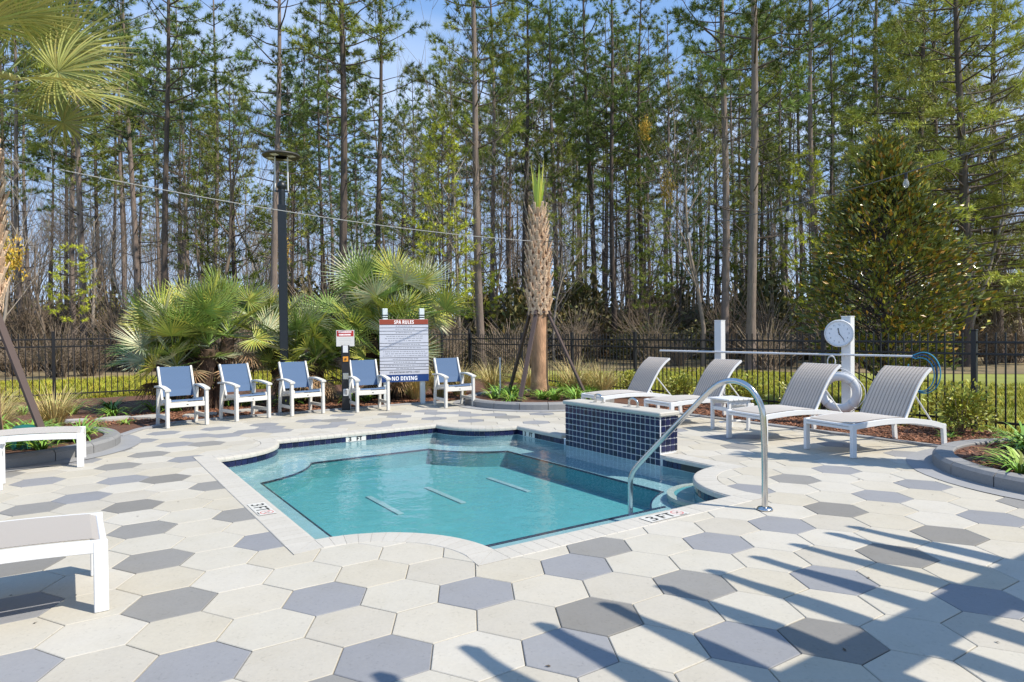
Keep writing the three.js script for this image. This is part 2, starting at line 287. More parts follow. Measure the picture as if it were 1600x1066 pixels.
// ---------------------------------------------------------------- paved deck
{
  const R = 0.2347, YAW = 0.0654873731, c = Math.cos(YAW), s = Math.sin(YAW), tx = -0.108175656, tz = -15.4989456, h3 = Math.sqrt(3) / 2;
  const lat = (X, Z) => { const a = (X - tx) * R, b = (Z - tz) * R; return [c * a - s * b, -(s * a + c * b)]; };
  const greyCells = new Set('-2,-10 -2,-6 -2,-2 -2,2 -2,6 -2,8 -1,3 -1,13 0,-12 0,-8 0,-4 0,0 0,6 0,10 1,3 1,13 2,-14 2,-10 2,4 2,8 2,16 3,-7 3,11 3,19 4,-12 4,14 4,22 5,-9 5,17 6,-18 6,-14 6,12 6,20 7,-17 7,15 8,-12 8,18 9,-21 9,-17 9,-15 10,-24 10,24 10,26 11,-19 12,-22 12,-16 12,16 12,22 13,-19 14,-22 14,16 14,18 15,-19 15,-17 16,-22 16,14 17,-19 17,-17 18,-22 18,-16 18,-14 19,-19 19,-15 19,-11 19,-7 19,5 20,-16 20,-10 20,-6 20,0 21,-13 21,-11 21,-3 21,3 22,-6 22,0 22,2 22,6 23,-11 23,-7 23,-3 23,-1 24,-4 24,2 24,6 -3,-3'.split(' '));
  const warm = new Set('0,-8 4,-12 6,-14 2,-14 9,-15 -1,3 8,-12 5,-9 0,6 1,13 2,16 4,14 7,15 -2,8'.split(' '));
  const hexGeo = (rr, bev, depth) => {
    const g = new GB(), top = [], mid = [], bot = [];
    for (let k = 0; k < 6; k++) { const a = Math.PI / 6 + k * Math.PI / 3; const f = (q, y) => V(q * Math.cos(a), y, -q * Math.sin(a)); top.push(f(rr - bev, 0)); mid.push(f(rr, -bev * 0.8)); bot.push(f(rr, -depth)); }
    const o = V(0, 0, 0);
    for (let k = 0; k < 6; k++) { const j = (k + 1) % 6; g.tri(o, top[k], top[j]); g.quad(mid[k], mid[j], top[j], top[k]); g.quad(bot[k], bot[j], mid[j], mid[k]); }
    return g.build();
  };
  const G = hexGeo(R - 0.003, 0.004, 0.035);
  const deck = new THREE.Group(); deck.name = 'pool_deck'; scene.add(deck); setting(tag(deck, 'hexagonal cream and grey concrete pavers around the pool', 'pool deck'));
  const base = shapeOf([[-7.5, -10.2], [0.3, -10.2], [0.6, -10.9], [0.9, -11.5], [1.4, -12], [2.2, -12.14], [8.66, -12.14], [8.66, 6], [-7.5, 6]].map(([u, v]) => XZ(u, v)));
  base.holes.push(new THREE.Path(outline(COPE * 0.5).map(([u, v]) => new THREE.Vector2(...XZ(u, v)))));
  mesh('joint_sand', sheet(base, -0.0085), M.sand, deck);
  // pool cutter for pavers along the coping
  const ev = new Evaluator(); ev.useGroups = false; ev.attributes = ['position', 'normal', 'uv'];
  const cutShape = shapeOf(outline(COPE + 0.004).map(([u, v]) => { const [x, z] = XZ(u, v); return [x, z]; }));
  const cutGeo = new THREE.ExtrudeGeometry(cutShape, { depth: 0.4, bevelEnabled: false }); cutGeo.rotateX(Math.PI / 2); cutGeo.translate(0, 0.2, 0);
  const cutter = new Brush(cutGeo); cutter.updateMatrixWorld();
  const poly = outline(COPE + 0.004).map(([u, v]) => XZ(u, v));
  const inside = (x, z) => { let r = false; for (let i = 0, j = poly.length - 1; i < poly.length; j = i++) { const [a, b] = poly[i], [e, f] = poly[j]; if ((b > z) !== (f > z) && x < (e - a) * (z - b) / (f - b) + a) r = !r; } return r; };
  const rnd = RNG(42), cells = [];
  for (let r = -11; r <= 29; r++) for (let q = -40; q <= 44; q++) {
    if (((q % 2) + 2) % 2 !== ((r % 2) + 2) % 2) continue;
    const [x, z] = lat(q * h3, r * 1.5), [u, v] = UV(x, z), rv = rnd(), rg = rnd(), rt = rnd();
    if (z > 0.6 || Math.abs(x) > -z * 1.05 + 2.4) continue;
    if (v < DECK.far - 0.1 || u > DECK.right + 0.05) continue;
    if (u < 0.5 && v < -10.1) continue; if (u < 1.2 && v < -11.6) continue;
    if (Math.hypot(u - 8.2, v + 2) < 1.0 || Math.hypot(u + 0.85, v + 10.4) < 0.9) continue;
    let n = 0; for (let k = 0; k < 6; k++) { const a = Math.PI / 6 + k * Math.PI / 3 - YAW; if (inside(x + R * Math.cos(a), z - R * Math.sin(a))) n++; } const ci = inside(x, z);
    let touch = n > 0 || ci; if (!touch) for (const [a, b] of poly) if (Math.hypot(a - x, b - z) < R * 0.86) { touch = true; break; }
    if (n === 6 && ci) { let any = false; for (let k = 0; k < 24; k++) { const a = k / 24 * 6.283; if (!inside(x + 0.85 * R * Math.cos(a), z + 0.85 * R * Math.sin(a))) any = true; } if (!any) continue; }
    const key = `${r},${q}`; const isGrey = greyCells.has(key) || ((Math.abs(x) > -z * 0.8 + 0.1 || z > -2.2) && rg < 0.2);
    const px = 800 + 1038 * x / -z, inView = z < -1 && px > -40 && px < 1640 && (1038 * 1.43 / -z + 517) < 1110;
    cells.push({ x, z, touch, isGrey, key, rv, rt, d: Math.hypot(x, z) + (inView ? 0 : 100) });
  }
  cells.sort((a, b) => a.d - b.d);
  const far = new GB();
  cells.forEach((q, i) => {
    const turn = YAW + Math.floor(q.rt * 6) * Math.PI / 3;
    let geo = G;
    if (q.touch) {
      const b = new Brush(G); b.position.set(q.x, 0, q.z); b.rotation.y = turn; b.updateMatrixWorld();
      const res = ev.evaluate(b, cutter, SUBTRACTION); geo = res.geometry; if (!geo.attributes.position.count) return;
      geo = geo.clone(); if (geo.index && geo.drawRange.count !== Infinity) geo.setIndex(Array.from(geo.index.array.slice(geo.drawRange.start, geo.drawRange.start + geo.drawRange.count)));
      geo.setDrawRange(0, Infinity);
      // the result is in the frame of the paver
    }
    const y = (q.rv - 0.5) * 0.0016, gi = warm.has(q.key) ? (q.rv < 0.5 ? 2 : 4) : [0, 1, 3, 0, 2][Math.floor(q.rv * 5)];
    const mat = q.isGrey ? M.grey[gi] : M.cream[Math.floor(q.rv * 5)];
    if (i < 300) { const m = mesh('paver', geo, mat, deck); m.position.set(q.x, y, q.z); m.rotation.y = turn; }
    else {
      far.col = mat.color.toArray(); const mt = new THREE.Matrix4().makeRotationY(turn).setPosition(q.x, y, q.z);
      far.geo(geo, mt);
    }
  });
  const fm = mesh('paver_field', far.build(), M.paverFar, deck); fm.userData.kind = 'stuff';
  console.log('pavers', cells.length);
}

// ---------------------------------------------------------------- spa pool
const WATER = -0.132, BENCH = -0.285, FLOOR = -0.50;
const wallSpan = [-7.10, -5.36];
{
  const [cx, cz] = XZ(3.5, -6.4);
  const pool = thing('spa_pool', 'turquoise spa pool with scalloped corners, brick coping and navy waterline tiles', 'pool', [cx, 0, cz], TILT);
  const L = (u, v) => [u - 3.5, v + 6.4];
  const lo = (o, n) => outline(o, n).map(([u, v]) => L(u, v));
  // basin
  const wall = new GB(), w0 = lo(0), w1 = lo(-0.42);
  const skirt = (g, ring, y0, y1) => { for (let i = 0; i < ring.length; i++) { const a = ring[i], b = ring[(i + 1) % ring.length]; if (Math.hypot(a[0] - b[0], a[1] - b[1]) < 1e-5) continue; g.quad(V(a[0], y0, a[1]), V(b[0], y0, b[1]), V(b[0], y1, b[1]), V(a[0], y1, a[1])); } };
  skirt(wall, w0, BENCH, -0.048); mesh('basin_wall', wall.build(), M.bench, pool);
  const bs = shapeOf(w0); bs.holes.push(new THREE.Path(w1.map(([x, y]) => new THREE.Vector2(x, y))));
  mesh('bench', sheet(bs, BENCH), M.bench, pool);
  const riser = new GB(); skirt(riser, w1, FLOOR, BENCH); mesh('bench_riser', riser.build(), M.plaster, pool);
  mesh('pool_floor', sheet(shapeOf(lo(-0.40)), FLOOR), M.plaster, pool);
  // dark nosing tiles along the bench edge
  { const ring = outline(-0.42, 40); let acc = 0;
    const g = new GB(); for (let i = 0; i < ring.length; i++) { const a = L(...ring[i]), b = L(...ring[(i + 1) % ring.length]); const d = Math.hypot(a[0] - b[0], a[1] - b[1]); if (d < 1e-4) continue; const n = Math.max(1, Math.round(d / 0.15)); for (let k = 0; k < n; k++) { const f = (t) => V(a[0] + (b[0] - a[0]) * t, BENCH - 0.004, a[1] + (b[1] - a[1]) * t); g.bar(f(k / n + 0.01 / n), f((k + 1) / n - 0.01 / n), 0.016, 0.02, 0.002); } }
    mesh('bench_nosing', g.build(), M.trim, pool); }
  // entry steps on the near side
  for (const [v0, y] of [[-4.38, -0.23], [-4.72, -0.36]]) {
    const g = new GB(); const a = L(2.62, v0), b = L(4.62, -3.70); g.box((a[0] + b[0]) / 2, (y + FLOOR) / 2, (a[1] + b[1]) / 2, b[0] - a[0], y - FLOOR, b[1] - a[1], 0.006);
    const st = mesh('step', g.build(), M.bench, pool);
    const t = new GB(); t.box((a[0] + b[0]) / 2, y + 0.003, a[1] + 0.02, b[0] - a[0] - 0.01, 0.012, 0.03, 0.002); mesh('step_nosing', t.build(), M.trim, st);
  }
  // round corner seat
  { const ring = []; for (let i = 0; i <= 24; i++) { const a = Math.PI / 2 * 3 - i / 24 * Math.PI; ring.push(i); }
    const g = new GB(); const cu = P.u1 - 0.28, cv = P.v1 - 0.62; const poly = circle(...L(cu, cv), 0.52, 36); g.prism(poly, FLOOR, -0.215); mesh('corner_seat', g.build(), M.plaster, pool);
    const r = new GB(); for (let i = 0; i < 48; i++) { const a = i / 48 * 2 * Math.PI, b = (i + 1) / 48 * 2 * Math.PI, [x, z] = L(cu, cv); const f = (q, t) => [x + q * Math.cos(t), z + q * Math.sin(t)]; r.prism([f(0.455, a), f(0.525, a), f(0.525, b), f(0.455, b)], -0.24, -0.205); } mesh('seat_rim', r.build(), M.coping, pool); }
  // pale flat strips laid on the pool floor
  for (const u of [2.9, 3.66, 4.56]) { const g = new GB(); const [x, z] = L(u, -6.95); g.box(x, FLOOR + 0.006, z, 0.07, 0.014, 0.92, 0.003); mesh('pale_floor_strip', g.build(), M.bench, pool); }
  // coping bricks, tiles
  const bricks = [M.coping, M.coping, M.coping2];
  const rnd = RNG(9);
  const prof = [[-0.022, -0.052], [-0.024, -0.03], [-0.02, -0.012], [-0.008, -0.001], [0.01, 0.002], [COPE - 0.005, 0.002], [COPE, -0.003], [COPE, -0.052]];
  function brick(pa, na, pb, nb) {
    const g = new GB(), A = prof.map(([r, y]) => V(pa[0] + na[0] * r, y, pa[1] + na[1] * r)), B = prof.map(([r, y]) => V(pb[0] + nb[0] * r, y, pb[1] + nb[1] * r)), n = prof.length;
    for (let i = 0; i < n; i++) { const j = (i + 1) % n; g.quad(A[i], B[i], B[j], A[j]); }
    for (let i = 1; i + 1 < n; i++) { g.tri(A[0], A[i], A[i + 1]); g.tri(B[0], B[i + 1], B[i]); }
    return g.build();
  }
  let straightGeo = {}, tileGeo = cbox(0.0715, 0.0735, 0.008, 0.0018);
  const bed = new GB();
  const runs = [];
  const q = P.r;
  const st = (a, b, n) => runs.push({ len: Math.hypot(b[0] - a[0], b[1] - a[1]), at: (t) => [a[0] + (b[0] - a[0]) * t, a[1] + (b[1] - a[1]) * t], n: () => n, straight: true });
  const arc = (cu, cv, a0, a1) => runs.push({ len: Math.abs(a1 - a0) * q, at: (t) => [cu + q * Math.cos(a0 + (a1 - a0) * t), cv + q * Math.sin(a0 + (a1 - a0) * t)], n: (t) => [-Math.cos(a0 + (a1 - a0) * t), -Math.sin(a0 + (a1 - a0) * t)] });
  const { u0, u1, v0, v1 } = P, hp = Math.PI / 2;
  st([u0, v0 + q], [u0, v1 - q], [-1, 0]); st([u1, v0 + q], [u1, v1 - q], [1, 0]); st([u0 + q, v0], [u1 - q, v0], [0, -1]); st([u0 + q, v1], [u1 - q, v1], [0, 1]);
  arc(u0, v0, hp, 0); arc(u1, v0, Math.PI, hp); arc(u1, v1, -hp, -Math.PI); arc(u0, v1, 0, -hp);
  const markers = [];
  for (const r of runs) {
    const nb = Math.round(r.len / 0.1016), gap = 0.0012 / r.len;
    for (let i = 0; i < nb; i++) {
      const t0 = i / nb + gap, t1 = (i + 1) / nb - gap, tm = (t0 + t1) / 2, [mu, mv] = r.at(tm);
      if (r.straight && r.n()[0] === 1 && mv > wallSpan[0] - 0.05 && mv < wallSpan[1] + 0.05) continue;
      // shared shapes: put the brick at its own origin, turned by its normal
      const n = r.n(tm), ang = Math.atan2(n[0], n[1]);
      const key = (r.straight ? 's' : 'a') + nb;
      if (!straightGeo[key]) {
        const cs = Math.cos(-ang), sn = Math.sin(-ang), tl = (p) => { const x = p[0] - mu, z = p[1] - mv; return [x * cs + z * sn, -x * sn + z * cs]; }, rl = (p) => [p[0] * cs + p[1] * sn, -p[0] * sn + p[1] * cs];
        straightGeo[key] = brick(tl(r.at(t0)), rl(r.n(t0)), tl(r.at(t1)), rl(r.n(t1)));
      }
      const b = mesh('coping_brick', straightGeo[key], bricks[Math.floor(rnd() * 3)], pool); const l = L(mu, mv); b.position.set(l[0], (rnd() - 0.5) * 0.001, l[1]); b.rotation.y = ang;
    }
    const nt = Math.round(r.len / 0.0762);
    for (let i = 0; i < nt; i++) {
      const t = (i + 0.5) / nt, [mu, mv] = r.at(t), n = r.n(t);
      if (r.straight && n[0] === 1 && mv > wallSpan[0] - 0.03 && mv < wallSpan[1] + 0.03) continue;
      const k = mesh('waterline_tile', tileGeo, M.tile[Math.floor(rnd() * 4)], pool), l = L(mu - n[0] * 0.004, mv - n[1] * 0.004); k.position.set(l[0], -0.0905, l[1]); k.rotation.y = Math.atan2(n[0], n[1]);
    }
  }
  // mitred corner pieces where straight coping meets a scallop
  for (const [cu, cv, su, sv] of [[u0, v0, 1, 1], [u1, v0, -1, 1], [u1, v1, -1, -1], [u0, v1, 1, -1]]) {
    const o = COPE, rho = q - o, m = Math.sqrt(rho * rho - o * o);
    for (const [J, A, Mi, B] of [[[0, q], [-o, q], [-o, m], [0, rho]], [[q, 0], [q, -o], [m, -o], [rho, 0]]]) {
      const f = ([a, b]) => L(cu + su * a, cv + sv * b);
      const gap = (pts) => { const c = pts.reduce((s, p) => [s[0] + p[0] / 3, s[1] + p[1] / 3], [0, 0]); return pts.map((p) => [p[0] + (c[0] - p[0]) * 0.02, p[1] + (c[1] - p[1]) * 0.02]); };
      for (const tri of [[J, A, Mi], [J, Mi, B]]) { const g = new GB(); g.prism(gap(tri.map(f)), -0.05, 0.002); mesh('coping_brick', g.build(), M.coping, pool); }
    }
  }
  { const outer = shapeOf(lo(COPE)); outer.holes.push(new THREE.Path(lo(-0.012).map(([x, y]) => new THREE.Vector2(x, y)))); mesh('coping_mortar', sheet(outer, -0.0025), M.coping2, pool); }
  { const g = new GB(); skirt(g, lo(-0.0005), -0.131, -0.0525); mesh('tile_grout', g.build(), M.grout, pool); }
  // depth markers
  function marker(draw, w, h) { const cv = document.createElement('canvas'); cv.width = Math.round(w * 1000); cv.height = Math.round(h * 1000); const x = cv.getContext('2d'); x.fillStyle = '#cfcdc6'; x.fillRect(0, 0, cv.width, cv.height); draw(x, cv.width, cv.height); const t = new THREE.CanvasTexture(cv); t.colorSpace = THREE.SRGBColorSpace; return new THREE.MeshStandardMaterial({ map: t, roughness: 0.35 }); }
  const noDive = (x, cx, cy, r) => { x.strokeStyle = '#c22f35'; x.lineWidth = r * 0.14; x.beginPath(); x.arc(cx, cy, r, 0, 7); x.stroke(); x.beginPath(); x.moveTo(cx - r * 0.7, cy - r * 0.7); x.lineTo(cx + r * 0.7, cy + r * 0.7); x.stroke(); x.fillStyle = '#333'; x.beginPath(); x.arc(cx + r * 0.28, cy - r * 0.25, r * 0.16, 0, 7); x.fill(); x.lineWidth = r * 0.16; x.strokeStyle = '#333'; x.beginPath(); x.moveTo(cx + r * 0.2, cy - r * 0.1); x.lineTo(cx - r * 0.45, cy + r * 0.35); x.stroke(); };
  const mk3 = marker((x, w, h) => { x.fillStyle = '#2b2b2c'; x.font = `bold ${h * 1.0}px sans-serif`; x.textAlign = 'center'; x.textBaseline = 'middle'; x.fillText('3', w * 0.17, h * 0.5); x.fillText('FT', w * 0.5, h * 0.5); noDive(x, w * 0.83, h * 0.44, h * 0.34); x.fillStyle = '#444'; x.fillRect(w * 0.74, h * 0.87, w * 0.18, h * 0.07); }, 0.42, 0.14);
  const mkW = marker((x, w, h) => { x.fillStyle = '#1b1b1d'; x.font = `bold ${h * 1.05}px sans-serif`; x.textAlign = 'center'; x.textBaseline = 'middle'; x.lineWidth = h * 0.07; x.strokeStyle = '#1b1b1d'; x.fillText('3', w * 0.2, h * 0.52); x.strokeText('3', w * 0.2, h * 0.52); x.fillText('FT', w * 0.66, h * 0.52); x.strokeText('FT', w * 0.66, h * 0.52); }, 0.30, 0.078);
  const flat = (w, h) => { const g = new THREE.BoxGeometry(w, 0.004, h); return g; };
  function topMarker(u, v, ang) { const l = L(u, v), g = new THREE.PlaneGeometry(0.42, 0.14); g.rotateX(-Math.PI / 2); const m = mesh('depth_marker', g, mk3, pool); m.position.set(l[0], 0.0065, l[1]); m.rotation.y = ang; }
  topMarker(P.u0 - 0.105, -5.63, -Math.PI / 2); topMarker(3.78, P.v1 + 0.11, 0);
  function wallMarker(u, v, ang) { const l = L(u, v), g = new THREE.PlaneGeometry(0.30, 0.076), m = mesh('depth_marker', g, mkW, pool); m.position.set(l[0], -0.0905, l[1]); m.rotation.y = ang; }
  wallMarker(3.42, P.v0 + 0.0095, 0); wallMarker(P.u1 - 0.0095, -7.98, -Math.PI / 2);
  // skimmer mouth on the right side
  { const g = new GB(); const [x, z] = L(P.u1 - 0.003, -4.93); g.box(x, -0.088, z, 0.016, 0.072, 0.26, 0.003); mesh('skimmer_mouth', g.build(), M.black, pool); }
  setting(tag(mesh('water', (() => { const g = sheet(shapeOf(outline(-0.002)), WATER); g.rotateY(TILT); return g; })(), M.water), 'clear turquoise pool water', 'water'));
}

// ---------------------------------------------------------------- tiled spill wall
{
  const uF = 5.600, th = 0.28, [cx, cz] = XZ(uF + th / 2, (wallSpan[0] + wallSpan[1]) / 2), len = wallSpan[1] - wallSpan[0];
  const t = thing('fountain_wall', 'low navy tiled fountain wall with white cap beside the pool', 'fountain wall', [cx, 0, cz], TILT);
  const topY = 0.435, core = new GB(); core.box(0, (topY - 0.3) / 2, 0, th - 0.012, topY + 0.3, len - 0.012, 0.002); mesh('wall_core', core.build(), M.grout, t);
  const rnd = RNG(3), pitch = 0.0757, tg = cbox(0.065, 0.065, 0.008, 0.0018), n = Math.floor(len / pitch), half = cbox(0.065, 0.024, 0.008, 0.0018), nar = cbox(0.034, 0.065, 0.008, 0.0018);
  for (let r = 0; r < 8; r++) for (let k = 0; k < n; k++) {
    const y = r === 7 ? WATER + 7 * pitch + 0.0145 : WATER + (r + 0.5) * pitch;
    const m = mesh('wall_tile', r === 7 ? half : tg, M.tile[Math.floor(rnd() * 4)], t); m.rotation.y = -Math.PI / 2; m.position.set(-th / 2 + 0.002, y, -len / 2 + (k + 0.5) * len / n);
  }
  for (let r = 1; r < 8; r++) for (let k = 0; k < 4; k++) {
    const y = r === 7 ? WATER + 7 * pitch + 0.0145 : WATER + (r + 0.5) * pitch; if (y < 0) continue;
    const m = mesh('wall_tile', r === 7 ? half : k === 3 ? nar : tg, M.tile[Math.floor(rnd() * 4)], t); m.position.set(-th / 2 + 0.022 + (k === 3 ? 3 * 0.0757 + 0.018 : (k + 0.5) * 0.0757 - 0.002), y, len / 2 - 0.002);
  }
  const cap = new GB(); cap.box(0, topY + 0.024, 0, th + 0.05, 0.048, len + 0.05, 0.01); mesh('cap_stone', cap.build(), M.coping, t);
  for (const z of [-0.36, 0.28]) {
    const g = new GB(), pts = []; for (let i = 0; i <= 16; i++) { const a = Math.PI * i / 16; pts.push(V(0.02 - 0.015 * Math.sin(a), topY + 0.10 + 0.055 * Math.sin(a), z + 0.075 * -Math.cos(a))); }
    pts.unshift(V(0.02, topY + 0.045, z - 0.075)); pts.push(V(0.02, topY + 0.045, z + 0.075)); g.tube(pts, 0.014, 10);
    const o = mesh('chrome_loop', g.build(), M.steel, t);
    const f = new GB(); for (const s of [-1, 1]) f.tube([V(0.02, topY + 0.046, z + s * 0.075), V(0.02, topY + 0.056, z + s * 0.075)], 0.027, 14); mesh('flange', f.build(), M.steel, o);
  }
}

// ---------------------------------------------------------------- handrail
{
  const [bx, bz] = XZ(4.546, -3.24), dir = V(-0.73102499, 0, -0.68235069);
  const t = thing('handrail', 'bent stainless steel handrail leading into the spa pool', 'handrail', [bx, 0, bz], Math.atan2(-dir.z, dir.x));
  const ctrl = [[0, 0.0], [0.0, 0.35], [0.006, 0.66], [0.02, 0.80], [0.065, 0.90], [0.13, 0.97], [0.23, 1.008], [0.33, 0.997], [0.42, 0.95], [0.62, 0.757], [0.81, 0.567], [1.0, 0.373], [1.16, 0.205], [1.21, 0.14], [1.238, 0.07], [1.244, -0.08], [1.246, -0.30]].map(([a, y]) => V(a, y, 0));
  const cur = new THREE.CatmullRomCurve3(ctrl, false, 'centripetal'), g = new GB(); g.tube(cur.getPoints(90), 0.0235, 14); mesh('rail', g.build(), M.steel, t);
  const f = new GB(); const lp = [[0.024, 0.001], [0.062, 0.001], [0.062, 0.012], [0.05, 0.024], [0.026, 0.03]].map(([r, y]) => new THREE.Vector2(r, y)); f.geo(new THREE.LatheGeometry(lp, 28)); mesh('escutcheon', f.build(), M.steel, t);
}

// ---------------------------------------------------------------- sling chairs
{
  function chair() {
    const t = new THREE.Group(); t.name = numbered('sling_chair'); scene.add(t);
    const pb = (name, fn, mat = M.poly, par = t) => { const g = new GB(); fn(g); return mesh(name, g.build(), mat, par); };
    const hw = 0.285;
    for (const s of [-1, 1]) {
      pb('leg', (g) => g.box(s * hw, 0.295, 0.27, 0.05, 0.59, 0.065, 0.006));
      pb('leg', (g) => g.bar(V(s * hw, 0, -0.27), V(s * hw, 0.585, -0.20), 0.045, 0.06, 0.006, V(0, 0, 1)));
      pb('arm', (g) => { const pts = []; for (let i = 0; i <= 8; i++) { const q = i / 8; pts.push(V(s * hw, 0.575 + 0.045 * Math.sin(Math.PI * (0.25 + 0.75 * (1 - q))) , 0.32 - 0.60 * q)); } g.sweep(pts, 0.085, 0.03, V(1, 0, 0)); });
      pb('back_post', (g) => g.bar(V(s * 0.245, 0.33, -0.13), V(s * 0.245, 0.915, -0.37), 0.032, 0.05, 0.005, V(0, 0, 1)));
      pb('seat_rail', (g) => g.bar(V(s * 0.245, 0.415, 0.27), V(s * 0.245, 0.37, -0.24), 0.032, 0.06, 0.005));
      pb('stretcher', (g) => g.bar(V(s * hw, 0.15, 0.25), V(s * hw, 0.15, -0.24), 0.025, 0.055, 0.004));
    }
    pb('front_apron', (g) => g.box(0, 0.345, 0.268, 0.525, 0.075, 0.03, 0.005));
    pb('back_rail', (g) => g.box(0, 0.34, -0.21, 0.525, 0.06, 0.028, 0.005));
    const strip = (pts) => (g) => { for (let i = 0; i + 1 < pts.length; i++) { const a = pts[i], b = pts[i + 1], w = 0.228; g.quad(V(-w, a[0], a[1]), V(w, a[0], a[1]), V(w, b[0], b[1]), V(-w, b[0], b[1])); g.quad(V(-w, a[0] - 0.002, a[1] - 0.003), V(-w, b[0] - 0.002, b[1] - 0.003), V(w, b[0] - 0.002, b[1] - 0.003), V(w, a[0] - 0.002, a[1] - 0.003)); } };
    pb('back_sling', strip([[0.45, -0.182], [0.55, -0.232], [0.66, -0.274], [0.78, -0.318], [0.90, -0.358], [0.91, -0.376], [0.89, -0.382]]), M.blue);
    pb('seat_sling', strip([[0.40, 0.283], [0.425, 0.268], [0.41, 0.15], [0.395, 0.03], [0.385, -0.09], [0.39, -0.16]]), M.blue);
    pb('badge', (g) => g.box(0.0, 0.345, 0.2845, 0.028, 0.012, 0.003, 0.001), M.black);
    return t;
  }
  const proto = chair();
  const spots = [[-5.23, -10.1, -4.86, -10.48], [-4.48, -10.82, -4.17, -11.28], [-3.8, -11.42, -3.38, -11.83], [-2.76, -11.87, -2.29, -12.11], [-1.25, -12.42, -0.75, -12.69]];
  const labels = ['white armchair with blue sling, the one beside the flagstones', 'white armchair with blue sling in front of the fan palm trunk', 'white armchair with blue sling next to the lamp post', 'white armchair with blue sling overlapping the rules sign', 'white armchair with blue sling beside the round palm planter'];
  spots.forEach(([ax, az, bx, bz], i) => {
    const ang = Math.atan2(-(bz - az), bx - ax) * 0.75 + 0.25 * 0.56, o = i ? dup(proto, [0, 0, 0], 0) : proto;
    const mx = (ax + bx) / 2, mz = (az + bz) / 2; o.rotation.y = ang; o.position.set(mx - 0.27 * Math.sin(ang), 0.0015, mz - 0.27 * Math.cos(ang));
    tag(o, labels[i], 'armchair', 'blue sling chairs facing the pool');
  });
}

